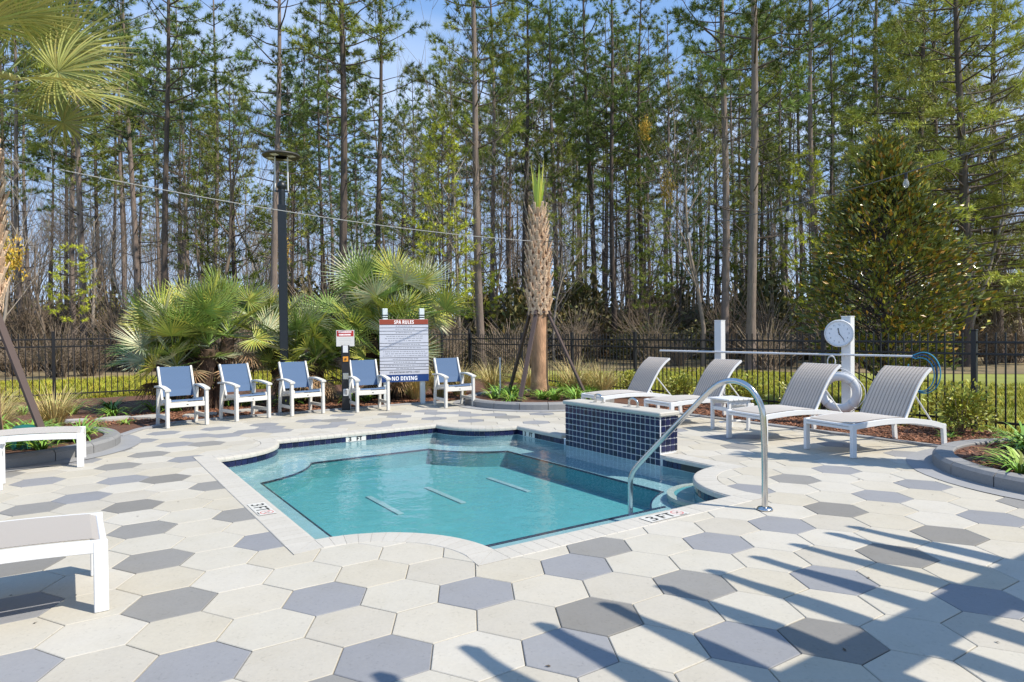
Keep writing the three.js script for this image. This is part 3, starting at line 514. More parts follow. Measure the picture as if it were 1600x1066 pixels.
// ---------------------------------------------------------------- chaise loungers
{
  function lounger() {
    const t = new THREE.Group(); t.name = numbered('chaise_lounger'); scene.add(t);
    const pb = (name, fn, mat = M.white, par = t) => { const g = new GB(); fn(g); return mesh(name, g.build(), mat, par); };
    const hw = 0.315, railY = (x) => 0.335 + 0.028 * Math.sin(Math.PI * Math.min(1, x / 1.15)) - (x > 0.95 ? 0.26 * (x - 0.95) * (x - 0.95) : 0);
    for (const s of [-1, 1]) {
      pb('side_rail', (g) => { const n = 24, pts = []; for (let i = 0; i <= n; i++) { const a = 0.03 + 1.535 * i / n; pts.push(V(a, railY(a), s * hw)); } g.sweep(pts, 0.034, 0.062, V(0, 0, 1)); });
      pb('leg', (g) => g.box(0.033, 0.184, s * hw, 0.066, 0.368, 0.040, 0.004));
      pb('leg', (g) => g.bar(V(1.56, 0, s * hw), V(1.535, railY(1.53) + 0.028, s * hw), 0.036, 0.062, 0.004, V(1, 0, 0)));
      pb('back_rail', (g) => { const q = back(), c = new THREE.CatmullRomCurve3(q.map(([x, y]) => V(x, y, s * (hw - 0.03)))); g.sweep(c.getPoints(20), 0.026, 0.034, V(0, 0, 1)); });
      pb('back_strut', (g) => g.tube([V(1.12, 0.62, s * (hw - 0.05)), V(1.42, 0.29, s * (hw - 0.05))], 0.010, 8));
    }
    pb('foot_rail', (g) => g.box(0.02, 0.335, 0, 0.032, 0.06, 2 * hw - 0.034, 0.004));
    pb('head_rail', (g) => g.box(1.535, railY(1.535), 0, 0.032, 0.05, 2 * hw - 0.034, 0.004));
    pb('cross_tube', (g) => g.tube([V(0.90, 0.325, -hw + 0.016), V(0.90, 0.325, hw - 0.016)], 0.014, 8));
    pb('strut_bar', (g) => g.tube([V(1.42, 0.29, -hw + 0.01), V(1.42, 0.29, hw - 0.01)], 0.011, 8));
    pb('top_tube', (g) => { const q = back(), e = q[q.length - 1]; g.tube([V(e[0], e[1], -hw + 0.03), V(e[0], e[1], hw - 0.03)], 0.014, 8); });
    function back() { return [[0.90, 0.355], [0.985, 0.50], [1.07, 0.64], [1.16, 0.765], [1.26, 0.865], [1.36, 0.935]]; }
    // seat and back slings of alternating woven stripes
    const seat = []; for (let i = 0; i <= 14; i++) { const x = 0.0 + 0.94 * i / 14; seat.push([x, railY(x) + 0.036 + (i === 0 ? -0.03 : 0)]); }
    const bk = new THREE.CatmullRomCurve3(back().map(([x, y]) => V(x - 0.016, y + 0.012, 0))).getPoints(14).map((p) => [p.x, p.y]);
    const ribbon = (pts, z0, z1, lift) => (g) => { for (let i = 0; i + 1 < pts.length; i++) { const a = pts[i], b = pts[i + 1]; g.quad(V(a[0], a[1] + lift, z0), V(a[0], a[1] + lift, z1), V(b[0], b[1] + lift, z1), V(b[0], b[1] + lift, z0)); } };
    const N = 25, zw = 0.575;
    pb('seat_sling', (g) => { ribbon(seat, -zw / 2, zw / 2, 0)(g); ribbon(seat, -zw / 2, zw / 2, -0.003)(g); }, M.slingPale);
    const bs = pb('back_sling', (g) => { ribbon(bk, -zw / 2, zw / 2, 0)(g); }, M.slingTan);
    pb('woven_stripe', (g) => { for (let k = 0; k < N; k += 2) { const a = -zw / 2 + zw * k / N, b = a + zw / N * 0.62; ribbon(bk.map(([x, y]) => [x - 0.0025, y + 0.001]), a, b, 0)(g); } }, M.slingStripe, bs);
    return t;
  }
  const proto = lounger();
  const ax = TILT - 0.175;      // direction from foot to head of the right-hand row
  const put = (o, hu, hv, ang, back) => { const [x, z] = XZ(hu, hv), d = V(Math.cos(ang), 0, -Math.sin(ang)); o.rotation.y = ang; o.position.set(x - d.x * back, 0.0015, z - d.z * back); };
  const rows = [[8.06, -8.2, ax, 0.93, 'white chaise lounger with tan sling next to the round palm planter'], [8.2, -6.87, ax, 0.93, 'white chaise lounger with tan sling behind the tiled fountain wall'], [8.03, -5.2, ax, 0.93, 'white chaise lounger with tan sling in front of the clock post'], [8.07, -4.12, ax, 0.93, 'white chaise lounger with tan sling beside the blue rope coil'],
    [0.155, -4.36, TILT + Math.PI, 0, 'white chaise lounger with woven tan seat lying on the hexagon paving'], [0.14, -8.93, TILT + Math.PI - 0.05, 0, 'white chaise lounger with tan sling in front of the green irrigation dome']];
  rows.forEach(([u, v, a, b, l], i) => { const o = i ? dup(proto, [0, 0, 0], 0) : proto; put(o, u, v, a, b); tag(o, l, 'lounger', 'white chaise loungers'); });

  // side tables
  const tb = new THREE.Group(); tb.name = numbered('side_table'); scene.add(tb);
  const pb = (name, fn, mat = M.white, par = tb) => { const g = new GB(); fn(g); return mesh(name, g.build(), mat, par); };
  for (let k = 0; k < 5; k++) pb('top_slat', (g) => g.box(-0.18 + 0.09 * k, 0.445, 0, 0.082, 0.022, 0.44, 0.004));
  for (const s of [-1, 1]) { pb('top_rail', (g) => g.box(0, 0.40, s * 0.17, 0.40, 0.06, 0.024, 0.003)); for (const e of [-1, 1]) pb('leg', (g) => g.box(e * 0.17, 0.217, s * 0.17, 0.045, 0.434, 0.04, 0.004)); pb('stretcher', (g) => g.box(s * 0.17, 0.31, 0, 0.024, 0.05, 0.34, 0.003)); }
  pb('lower_shelf', (g) => g.box(0, 0.12, 0, 0.36, 0.02, 0.05, 0.003));
  const [tx, tz] = XZ(7.78, -6.10); tb.position.set(tx, 0.0015, tz); tb.rotation.y = ax; tag(tb, 'white slatted side table between two chaise loungers', 'side table', 'white side tables');
  const [sx, sz] = XZ(-0.72, -7.93); dup(tb, [sx, 0.0015, sz], TILT, 'white slatted side table near the curved planter with green dome');
}

// ---------------------------------------------------------------- fences
{
  function fence(name, label, from, to, height, posts) {
    const [x0, z0] = XZ(...from), [x1, z1] = XZ(...to), L = Math.hypot(x1 - x0, z1 - z0), ang = Math.atan2(-(z1 - z0), x1 - x0);
    const t = thing(name, label, 'fence', [x0, 0, z0], ang, 'black metal picket fences');
    const pk = cbox(0.018, height - 0.06, 0.018, 0.002), rg = (a, b, y) => { const g = new GB(); g.box((a + b) / 2, y, 0, b - a, 0.032, 0.028, 0.003); mesh('rail', g.build(), M.black, t); };
    const pg = cbox(0.065, height + 0.03, 0.065, 0.004), cg = cbox(0.078, 0.016, 0.078, 0.005);
    for (const p of posts) { const m = mesh('post', pg, M.black, t); m.position.set(p, (height + 0.03) / 2, 0); const c = mesh('post_cap', cg, M.black, m); c.position.y = (height + 0.03) / 2 + 0.008; }
    for (let i = 0; i + 1 < posts.length; i++) {
      const a = posts[i] + 0.033, b = posts[i + 1] - 0.033; for (const y of [height - 0.13, height - 0.29, 0.13]) rg(a, b, y);
      const n = Math.round((b - a) / 0.115); for (let k = 1; k < n; k++) { const m = mesh('picket', pk, M.black, t); m.position.set(a + (b - a) * k / n, (height - 0.06) / 2 + 0.06, 0); }
    }
  }
  const p1 = []; for (let q = 0; q < 12; q++) p1.push(0.12 + 2.42 * q);
  const left0 = 10.4 - 0.10 - p1[p1.length - 1];
  // a post of the left fence stands at u = -0.27
  const shift = ((-0.27 - left0 - 0.12) % 2.42); const posts1 = p1.map((q) => q + shift).filter((q) => left0 + q < 10.36); posts1.push(10.4 - left0 - 0.035);
  fence('picket_fence', 'black metal picket fence running behind the fan palms and rules sign', [left0, -17.9], [10.4, -17.9], 1.48, posts1);
  const p2 = []; for (let v = -17.9 + 0.05; v < 5; v += 2.3) p2.push(0);
  const vs = [-4.08]; while (vs[0] - 2.2 > -17.7) vs.unshift(vs[0] - 2.2); while (vs[vs.length - 1] < 3) vs.push(vs[vs.length - 1] + 2.2); vs.unshift(-17.86);
  fence('picket_fence', 'black metal picket fence running behind the row of loungers and clock post', [10.4, -17.9], [10.4, 4], 1.34, vs.filter((v, i) => i === 0 || v > -17.2).map((v) => v + 17.9));
}

// ---------------------------------------------------------------- lamp post, signs, posts
{
  const t = thing('lamp_post', 'tall slate blue lamp post with flat ring shaped lamp head', 'lamp post', [-4.33, 0, -12.62], 0.25);
  const pb = (name, fn, mat, par = t) => { const g = new GB(); fn(g); return mesh(name, g.build(), mat, par); };
  pb('shaft', (g) => g.box(0, 1.93, 0, 0.15, 3.86, 0.15, 0.008), M.lamp);
  pb('base_plate', (g) => { g.box(0, 0.03, 0, 0.27, 0.05, 0.27, 0.01); }, M.lamp);
  pb('neck', (g) => g.geo(new THREE.LatheGeometry([[0.062, 3.86], [0.062, 4.10], [0.07, 4.12], [0.062, 4.14], [0.062, 4.17], [0.088, 4.19], [0.092, 4.225], [0.075, 4.27], [0.04, 4.31], [0, 4.325]].map(([r, y]) => new THREE.Vector2(r, y)), 24)), M.lamp);
  for (const s of [-1, 1]) pb('stem', (g) => g.tube([V(s * 0.115, 4.10, 0), V(s * 0.115, 4.77, 0)], 0.014, 8), M.whitePost);
  pb('stem_bracket', (g) => g.box(0, 4.12, 0, 0.25, 0.03, 0.03, 0.003), M.lamp);
  const hd = pb('lamp_head', (g) => g.geo(new THREE.LatheGeometry([[0.14, 4.765], [0.335, 4.765], [0.35, 4.785], [0.335, 4.81], [0.10, 4.825], [0, 4.83]].map(([r, y]) => new THREE.Vector2(r, y)), 40)), std(lin(.05, .045, .035), 0.5));
  pb('lens', (g) => { for (let k = 0; k < 4; k++) { const a = k * Math.PI / 2 + 0.5; g.box(Math.cos(a) * 0.22, 4.762, Math.sin(a) * 0.22, 0.12, 0.008, 0.12, 0.002, new THREE.Euler(0, -a, 0)); } }, std(lin(.7, .68, .6), 0.4), hd);
}
function canvasMat(w, h, draw, rough = 0.45) { const cv = document.createElement('canvas'); cv.width = w; cv.height = h; const x = cv.getContext('2d'); draw(x, w, h); const t = new THREE.CanvasTexture(cv); t.colorSpace = THREE.SRGBColorSpace; t.anisotropy = 8; return new THREE.MeshStandardMaterial({ map: t, roughness: rough }); }
{
  const t = thing('rules_sign', 'large white spa rules board with rust header and blue no diving footer', 'sign', [-2.13, 0, -13.12], 0.30);
  const pb = (name, fn, mat, par = t) => { const g = new GB(); fn(g); return mesh(name, g.build(), mat, par); };
  const postM = std(lin(.66, .72, .72), 0.6);
  for (const s of [-1, 1]) { const p = pb('post', (g) => g.box(s * 0.362, 0.95, -0.06, 0.098, 1.90, 0.098, 0.006), postM); pb('post_band', (g) => { g.box(s * 0.362, 1.765, -0.06, 0.102, 0.022, 0.102, 0.002); g.box(s * 0.362, 1.72, -0.06, 0.102, 0.022, 0.102, 0.002); }, M.lamp, p); }
  const bw = 0.96, bh = 1.235, by = 0.45 + bh / 2;
  pb('board', (g) => g.box(0, by, 0.004, bw, bh, 0.022, 0.003), M.white);
  const face = canvasMat(768, 988, (x, w, h) => {
    x.fillStyle = '#c4c7d2'; x.fillRect(0, 0, w, h);
    x.fillStyle = '#94432f'; x.fillRect(0, 0, w, h * 0.083);
    x.fillStyle = '#fff'; x.font = `bold ${h * 0.08}px sans-serif`; x.textAlign = 'center'; x.textBaseline = 'middle'; x.save(); x.translate(w / 2, h * 0.045); x.scale(0.8, 1); x.fillText('SPA RULES', 0, 0); x.restore();
    const rowsY = [0.083, 0.133, 0.186, 0.238, 0.378, 0.428, 0.482, 0.61, 0.662, 0.713, 0.764, 0.808];
    x.fillStyle = '#22262f'; for (const y of rowsY) x.fillRect(0, h * y - 3, w, 8);
    x.fillRect(0, h * 0.808 - 3, w, 8); x.fillRect(0, h * 0.882, w, 6);
    // the small print cannot be read in the photograph: short dashes of word length
    const r = RNG(21), lines = [[0.108, 0.34], [0.16, 0.35], [0.212, 0.34], [0.27, 0.72], [0.305, 0.78], [0.342, 0.66], [0.403, 0.60], [0.456, 0.70], [0.515, 0.86], [0.548, 0.84], [0.582, 0.88], [0.636, 0.48], [0.688, 0.44], [0.738, 0.84], [0.786, 0.34]];
    x.fillStyle = '#4c505c'; for (const [y, lw] of lines) { let q = w * (0.5 - lw / 2); const e = w * (0.5 + lw / 2); while (q < e) { const ww = 14 + r() * 40; for (let k = 0; k + 7 < ww; k += 9) { const hh = 11 + r() * 3; x.fillRect(q + k, h * y - hh / 2, 4, hh); x.fillRect(q + k, h * y - hh / 2 + (r() < 0.5 ? 0 : hh - 4), 7, 4); } q += ww + 8; } }
    x.fillStyle = '#23262e'; x.font = `bold ${h * 0.042}px sans-serif`; x.save(); x.translate(w / 2, h * 0.846); x.scale(0.82, 1); x.fillText('SPA MAXIMUM DEPTH: 3 FEET', 0, 0); x.restore();
    x.fillStyle = '#103a78'; x.fillRect(0, h * 0.885, w, h * 0.115);
    x.fillStyle = '#fff'; x.font = `bold ${h * 0.088}px sans-serif`; x.save(); x.translate(w / 2, h * 0.945); x.scale(0.88, 1); x.fillText('NO DIVING', 0, 0); x.restore();
  });
  const pl = new THREE.PlaneGeometry(bw - 0.004, bh - 0.004); const m = mesh('printed_face', pl, face, t); m.position.set(0, by, 0.0175);
}
{
  const t = thing('emergency_pedestal', 'slim black call pedestal with small red and white warning sign', 'pedestal', [-3.09, 0, -12.32], 0.22);
  const pb = (name, fn, mat, par = t) => { const g = new GB(); fn(g); return mesh(name, g.build(), mat, par); };
  pb('column', (g) => g.box(0, 0.60, 0, 0.15, 1.20, 0.12, 0.008), M.black);
  const s = pb('sign_plate', (g) => g.box(0, 1.33, 0.035, 0.325, 0.30, 0.008, 0.002), M.white);
  const f = mesh('printed_face', new THREE.PlaneGeometry(0.32, 0.295), canvasMat(384, 354, (x, w, h) => {
    x.fillStyle = '#d2d0cc'; x.fillRect(0, 0, w, h); x.fillStyle = '#b0302c'; x.fillRect(w * 0.03, h * 0.03, w * 0.94, h * 0.36);
    const r = RNG(8); const dash = (y, a, b, hh, c) => { x.fillStyle = c; let q = w * a; while (q < w * b) { const ww = 10 + r() * 16; x.fillRect(q, h * y - hh / 2, ww, hh); q += ww + 5; } };
    dash(0.11, 0.12, 0.85, 30, '#fff'); dash(0.28, 0.15, 0.82, 34, '#fff'); dash(0.5, 0.2, 0.8, 6, '#aaa'); dash(0.62, 0.15, 0.85, 7, '#999'); dash(0.74, 0.18, 0.8, 6, '#aaa'); dash(0.86, 0.14, 0.84, 6, '#999');
  }), t); f.position.set(0, 1.33, 0.0405);
  pb('status_plate', (g) => g.box(0, 1.13, 0.064, 0.09, 0.13, 0.01, 0.003), M.whitePost);
  const b = pb('call_button', (g) => g.box(0, 0.945, 0.064, 0.095, 0.095, 0.014, 0.004), std(lin(.72, .30, .03), 0.5)); pb('button_core', (g) => g.tube([V(0, 0.945, 0.07), V(0, 0.945, 0.078)], 0.02, 14), std(lin(.10, .05, .02), 0.5), b);
  pb('speaker_plate', (g) => g.box(0, 0.63, 0.064, 0.10, 0.115, 0.012, 0.012), M.steel);
  const k = pb('key_box', (g) => g.box(0, 0.33, 0.066, 0.095, 0.13, 0.016, 0.012), M.whitePost); pb('keyhole_plate', (g) => g.box(0, 0.335, 0.077, 0.05, 0.085, 0.006, 0.006), std(lin(.25, .25, .26), 0.4), k);
}
{
  // two white posts, clock, life ring, reaching pole, rope
  const mk = (u, v, h, label) => { const [x, z] = XZ(u, v), t = thing('white_post', label, 'post', [x, 0, z], TILT + 0.1, 'white posts holding the reaching pole'); const g = new GB(); g.box(0, h / 2, 0, 0.135, h, 0.135, 0.006); mesh('shaft', g.build(), M.whitePost, t); const c = new GB(); c.box(0, h + 0.007, 0, 0.142, 0.014, 0.142, 0.004); mesh('cap', c.build(), M.whitePost, t); const hk = new GB(); hk.tube([V(-0.06, 1.03, 0), V(-0.135, 1.015, 0), V(-0.15, 1.03, 0), V(-0.148, 1.055, 0)], 0.007, 6); mesh('hook', hk.build(), M.whitePost, t); return t; };
  mk(9.5, -7.66, 1.57, 'plain white square post behind the loungers'); mk(9.5, -5.36, 1.585, 'white square post carrying the round clock');
  const pole = thing('reaching_pole', 'long white reaching pole hung level across two posts', 'pole', [0, 0, 0], 0);
  { const a = XZ(9.37, -8.95), b = XZ(9.37, -4.40); pole.position.set(...[a[0], 1.028, a[1]]); const g = new GB(); g.tube([V(0, 0, 0), V((b[0] - a[0]) * 0.55, 0.004, (b[1] - a[1]) * 0.55)], 0.018, 12); g.tube([V((b[0] - a[0]) * 0.55, 0.004, (b[1] - a[1]) * 0.55), V(b[0] - a[0], 0.01, b[1] - a[1])], 0.015, 12); mesh('tube', g.build(), M.whitePost, pole); }
  { // rope coil
    const [x, z] = XZ(9.37, -4.40), t = thing('blue_rope_coil', 'loose coil of blue rope hanging from the end of the reaching pole', 'rope', [x, 1.038, z], TILT);
    for (let k = 0; k < 3; k++) { const g = new GB(), pts = []; const R = 0.20 + 0.025 * k; for (let i = 0; i <= 40; i++) { const a = Math.PI * 0.62 - i / 40 * Math.PI * 1.75; pts.push(V(0.012 * k - 0.02, -0.235 + (R + 0.02) * Math.sin(a) + 0.01 * k, 0.11 + R * 0.82 * Math.cos(a) + 0.012 * k)); } pts.unshift(V(0, 0.0, -0.03)); g.tube(pts, 0.0075, 6); mesh('loop', g.build(), std(k === 1 ? lin(.02, .12, .28) : lin(.05, .30, .48), 0.7), t); }
  }
  { // clock
    const [x, z] = XZ(9.375, -5.42), t = thing('wall_clock', 'round white clock mounted near the top of a white post', 'clock', [x, 1.347, z], TILT - Math.PI / 2 + 0.45);
    const rim = new GB(); rim.geo(new THREE.LatheGeometry([[0, -0.05], [0.165, -0.05], [0.195, -0.03], [0.2, 0], [0.195, 0.018], [0.178, 0.022], [0.172, 0.008]].map(([r, y]) => new THREE.Vector2(r, y)), 48), new THREE.Matrix4().makeRotationX(Math.PI / 2)); mesh('rim', rim.build(), M.whitePost, t);
    const face = mesh('dial', new THREE.CircleGeometry(0.176, 48), canvasMat(256, 256, (q, w) => { q.fillStyle = '#eef1f6'; q.fillRect(0, 0, w, w); q.fillStyle = '#5a6270'; for (let k = 0; k < 60; k++) { const a = k / 60 * 2 * Math.PI; q.save(); q.translate(w / 2, w / 2); q.rotate(a); q.fillRect(-0.6, -w * 0.47, 1.4, k % 5 ? 4 : 9); q.restore(); } q.font = `${w * 0.10}px sans-serif`; q.textAlign = 'center'; q.textBaseline = 'middle'; for (let k = 1; k <= 12; k++) { const a = k / 12 * 2 * Math.PI; q.fillText(String(k), w / 2 + Math.sin(a) * w * 0.365, w / 2 - Math.cos(a) * w * 0.365); } }), t); face.position.z = 0.012;
    const hand = (len, wd, a) => { const g = new GB(); g.box(0, len / 2 - 0.02, 0, wd, len, 0.003, 0.0005); const m = mesh('hand', g.build(), M.black, face); m.position.z = 0.006; m.rotation.z = -a; };
    hand(0.10, 0.011, -0.18); hand(0.135, 0.008, 2.55);
  }
  { // life ring
    const [x, z] = XZ(9.33, -5.39), t = thing('life_ring', 'white ring buoy with rope hung on the clock post', 'life ring', [x, 0.49, z], TILT - Math.PI / 2 + 0.25);
    const g = new GB(); g.geo(new THREE.TorusGeometry(0.235, 0.066, 16, 48)); const ring = mesh('ring', g.build(), M.white, t); ring.scale.z = 0.75;
    for (let k = 0; k < 4; k++) { const b = new GB(); b.geo(new THREE.TorusGeometry(0.069, 0.006, 6, 20), new THREE.Matrix4().makeTranslation(0, 0, 0)); const m = mesh('strap', b.build(), M.whitePost, t); const a = Math.PI / 4 + k * Math.PI / 2; m.position.set(0.235 * Math.cos(a), 0.235 * Math.sin(a), 0); m.rotation.set(Math.PI / 2, a, 0, 'ZXY'); m.rotation.set(0, 0, 0); m.rotateZ(a); m.rotateX(Math.PI / 2); }
    const rp = new GB(), pts = []; for (let i = 0; i <= 40; i++) { const a = Math.PI * 0.75 - i / 40 * Math.PI * 1.45, w = 0.312 + 0.035 * Math.pow(Math.sin((a - Math.PI / 4) * 2), 2); pts.push(V(w * Math.cos(a), w * Math.sin(a), 0.01)); } rp.tube(pts, 0.006, 6);
    const cp = []; for (let i = 0; i <= 26; i++) { const a = i / 26 * Math.PI * 4.2; cp.push(V(-0.10 + 0.055 * Math.cos(a), 0.43 + 0.09 * Math.sin(a) + i * 0.001, 0.02 + i * 0.001)); } rp.tube(cp, 0.006, 6);
    mesh('rope', rp.build(), M.whitePost, t);
  }
}

// ---------------------------------------------------------------- planters with curb
const strapGeo = [], boxR = RNG(100);
function blade(g, base, dir, len, w, bend, segs = 3, upBend = -1) {     // grass like blade, folded strip
  const side = V(-dir.z, 0, dir.x).normalize(); if (side.lengthSq() < 0.5) side.set(1, 0, 0);
  let p = base.clone(), d = dir.clone().normalize(), prev = null;
  for (let i = 0; i <= segs; i++) {
    const t = i / segs, ww = w * (i === segs ? 0.02 : (1 - 0.6 * t * t)) * 0.5;
    const a = p.clone().addScaledVector(side, ww), b = p.clone().addScaledVector(side, -ww);
    if (prev) { if (i === segs) g.tri(prev[0], prev[1], p.clone()); else g.quad(prev[0], prev[1], b, a); }
    prev = [a, b]; p = p.clone().addScaledVector(d, len / segs); d.y += upBend * bend / segs; d.normalize();
  }
}
for (let k = 0; k < 3; k++) { const r = RNG(50 + k), g = new GB(); for (let i = 0; i < 46; i++) { const a = r() * 6.283, q = 0.07 * Math.sqrt(r()), s = 0.6 + 0.7 * r(), y = 0.6 + 0.8 * r(); g.col = [0.8 * s + 0.35 * (r() < 0.2), s, 0.7 * s]; blade(g, V(q * Math.cos(a), 0, q * Math.sin(a)), V(Math.cos(a) * 0.75, y, Math.sin(a) * 0.75), 0.28 + 0.2 * r(), 0.026, 1.2 + r(), 4); } strapGeo.push(g.build()); }
function strapPlant(x, y, z, s, label, group, variant = Math.floor(boxR() * 3)) {
  const o = mesh('strap_leaf_plant', strapGeo[variant], M.strap); o.position.set(x, y, z); o.rotation.y = boxR() * 6.28; o.scale.setScalar(s); tag(o, label, 'plant', group); return o;
}
function planter(u, v, r, hgt, label) {
  const [x, z] = XZ(u, v), t = thing('round_planter', label, 'planter', [x, 0, z], TILT);
  const n = 18, g = new GB(), w = 0.19, prof = [[r, 0], [r, hgt - 0.03], [r - 0.03, hgt], [r - w + 0.012, hgt], [r - w, hgt - 0.012], [r - w, 0]];
  const a0 = 0.004, a1 = 2 * Math.PI / n - 0.004, f = (q, a) => V(q[0] * Math.cos(a), q[1], q[0] * Math.sin(a)), S = 4;
  for (let k = 0; k < S; k++) { const a = a0 + (a1 - a0) * k / S, b = a0 + (a1 - a0) * (k + 1) / S; for (let i = 0; i + 1 < prof.length; i++) g.quad(f(prof[i], a), f(prof[i + 1], a), f(prof[i + 1], b), f(prof[i], b)); }
  for (const a of [a0, a1]) for (let i = 1; i + 1 < prof.length; i++) g.tri(f(prof[0], a), f(prof[i], a), f(prof[i + 1], a));
  const bg = g.build(); for (let k = 0; k < n; k++) mesh('curb_block', bg, M.curb, t).rotation.y = k * 2 * Math.PI / n;
  const ft = shapeOf(circle(0, 0, r + 0.24, 64)); ft.holes.push(new THREE.Path(circle(0, 0, r - 0.02, 64).map(([a, b]) => new THREE.Vector2(a, b)))); mesh('footing', sheet(ft, 0.006), M.footing, t);
  mesh('soil', sheet(shapeOf(circle(0, 0, r - w + 0.005)), hgt - 0.03), M.mulch, t);
  return [x, z];
}
const rp = RNG(61);
const plC = planter(7.9, -10.85, 1.5, 0.13, 'round grey curbed planter around the pale palm trunk');
const plR = planter(8.2, -2.0, 1.5, 0.13, 'round grey curbed planter beside the loungers with strap leaf plants');
const plL = planter(-0.85, -10.4, 1.42, 0.13, 'round grey curbed planter holding the green irrigation dome');
for (const [[x, z], n, rmax, g, lab] of [[plC, 22, 1.2, 'strap leaf plants under the pale palm', 'strap leaf plant at the foot of the pale palm trunk'], [plR, 16, 1.2, 'strap leaf plants in the planter by the loungers', 'strap leaf plant in the planter next to the loungers'], [plL, 24, 1.15, 'strap leaf plants around the green dome', 'yellow green strap leaf plant near the green dome']])
  for (let k = 0; k < n; k++) { const a = k * 2.4 + rp(), q = rmax * Math.sqrt((k + 1.5) / (n + 1.5)); strapPlant(x + q * Math.cos(a), 0.095, z + q * Math.sin(a), 0.75 + 0.4 * rp(), lab, g); }
{ const t = thing('irrigation_dome', 'green plastic dome cover among the strap leaf plants', 'dome cover', [-5.84, 0.10, -7.92], 0); t.scale.set(0.75, 1.32, 0.75); const g = new GB(); g.geo(new THREE.LatheGeometry([[0.20, 0], [0.195, 0.10], [0.175, 0.17], [0.12, 0.2], [0, 0.21]].map(([r, y]) => new THREE.Vector2(r, y)), 28)); mesh('cover', g.build(), M.dome, t); const r = new GB(); for (let k = 0; k < 8; k++) { const a = k * Math.PI / 4; r.bar(V(0.199 * Math.cos(a), 0.01, 0.199 * Math.sin(a)), V(0.184 * Math.cos(a), 0.15, 0.184 * Math.sin(a)), 0.012, 0.012, 0.002, V(Math.cos(a), 0, Math.sin(a))); } mesh('rib', r.build(), M.dome, t); }

// ---------------------------------------------------------------- palms with boots, braces
const bootGeo = (() => {
  const g = new GB(); // two arms crossing upward into a split stub
  const arm = (s) => { const a = V(s * 0.10, -0.10, 0.0), b = V(s * 0.03, 0.05, 0.045), c = V(-s * 0.012, 0.16, 0.085); for (const [p, q, w] of [[a, b, 0.055], [b, c, 0.046]]) g.bar(p, q, w, 0.018, 0.004, V(0, 0.3, 1)); };
  arm(1); arm(-1); g.bar(V(0, 0.06, 0.05), V(0.01, 0.24, 0.125), 0.05, 0.02, 0.005, V(0, 0.3, 1)); return g.build();
})();
function fanGeo(seed, R, nseg, spread, petiole, w, droop, fold) {
  const r = RNG(seed), g = new GB(); g.col = [0.9, 0.95, 0.8];
  const hub = V(0, 0.06 * petiole, petiole), pts = []; for (let i = 0; i <= 4; i++) { const q = i / 4; pts.push(V(0, 0.06 * petiole * q * q, petiole * q)); } g.tube(pts, pts.map((_, i) => 0.016 - 0.002 * i), 5);
  for (let i = 0; i < nseg; i++) {
    const f = (i + 0.5) / nseg * 2 - 1, a = f * spread, s = 0.75 + 0.5 * r(); g.col = [s * (0.9 + 0.3 * r()), s, s * 0.85];
    const len = R * (0.78 + 0.22 * Math.cos(a * 0.7)) * (0.9 + 0.16 * r()), d = V(Math.sin(a), fold * Math.abs(f) + 0.10 * (r() - 0.5), Math.cos(a)).normalize(), side = V(Math.cos(a), 0, -Math.sin(a));
    let p = hub.clone(), prev = null; const segs = 4;
    for (let k = 0; k <= segs; k++) {
      const t = k / segs, ww = w * (k === 0 ? 0.35 : k === segs ? 0.03 : 1 - 0.75 * t * t) * 0.5, rid = V(0, ww * 0.5, 0);
      const A = p.clone().addScaledVector(side, ww).add(rid), B = p.clone().addScaledVector(side, -ww).add(rid), Cn = p.clone();
      if (prev) { g.quad(prev[0], prev[2], Cn, A); g.quad(prev[2], prev[1], B, Cn); }
      prev = [A, B, Cn]; p.addScaledVector(d, len / segs); d.y -= droop * (0.4 + t) / segs; d.x += (r() - 0.5) * 0.08; d.normalize();
    }
  }
  return g.build();
}
function bootedPalm(x, z, label, { base = 0.12, smooth = 1.68, top = 3.75, fronds, tilt = 0 } = {}) {
  const t = thing('cabbage_palm', label, 'palm tree', [x, base, z], 0.4), r = RNG(Math.round(x * 100) + 7);
  const tr = new GB(); tr.geo(new THREE.LatheGeometry([[0.205, -0.05], [0.195, 0.12], [0.172, 0.35], [0.165, 0.9], [0.17, smooth - 0.1], [0.185, smooth + 0.1], [0.195, smooth + 0.6], [0.16, top - 0.75], [0.11, top - 0.3], [0.05, top]].map(([q, y]) => new THREE.Vector2(q, y)), 22)); mesh('trunk', tr.build(), M.fibre, t);
  const rows = Math.round((top - smooth - 0.05) / 0.105);
  for (let k = 0; k < rows; k++) { const q = k / rows, rad = q < 0.5 ? 0.185 : 0.185 - 0.12 * (q - 0.5) * 2, n = q < 0.6 ? 9 : 7; for (let i = 0; i < n; i++) { const a = (i + (k % 2) * 0.5 + 0.15 * (r() - 0.5)) / n * 2 * Math.PI; const m = mesh('leaf_boot', bootGeo, r() < 0.7 ? M.boot : M.boot2, t); m.position.set(rad * Math.sin(a), smooth + 0.05 + k * 0.105, rad * Math.cos(a)); m.rotation.set(0.05 * (r() - 0.5), a, 0.35 * (r() - 0.5)); m.scale.set(1, 0.8 + 0.35 * r(), 0.55 + 0.4 * r()); } }
  const st = new GB(); st.tube(Array.from({ length: 33 }, (_, i) => V(0.19 * Math.cos(i / 32 * 6.2832), smooth, 0.19 * Math.sin(i / 32 * 6.2832))), 0.018, 6, false); mesh('brace_band', st.build(), M.brace, t);
  return t;
}
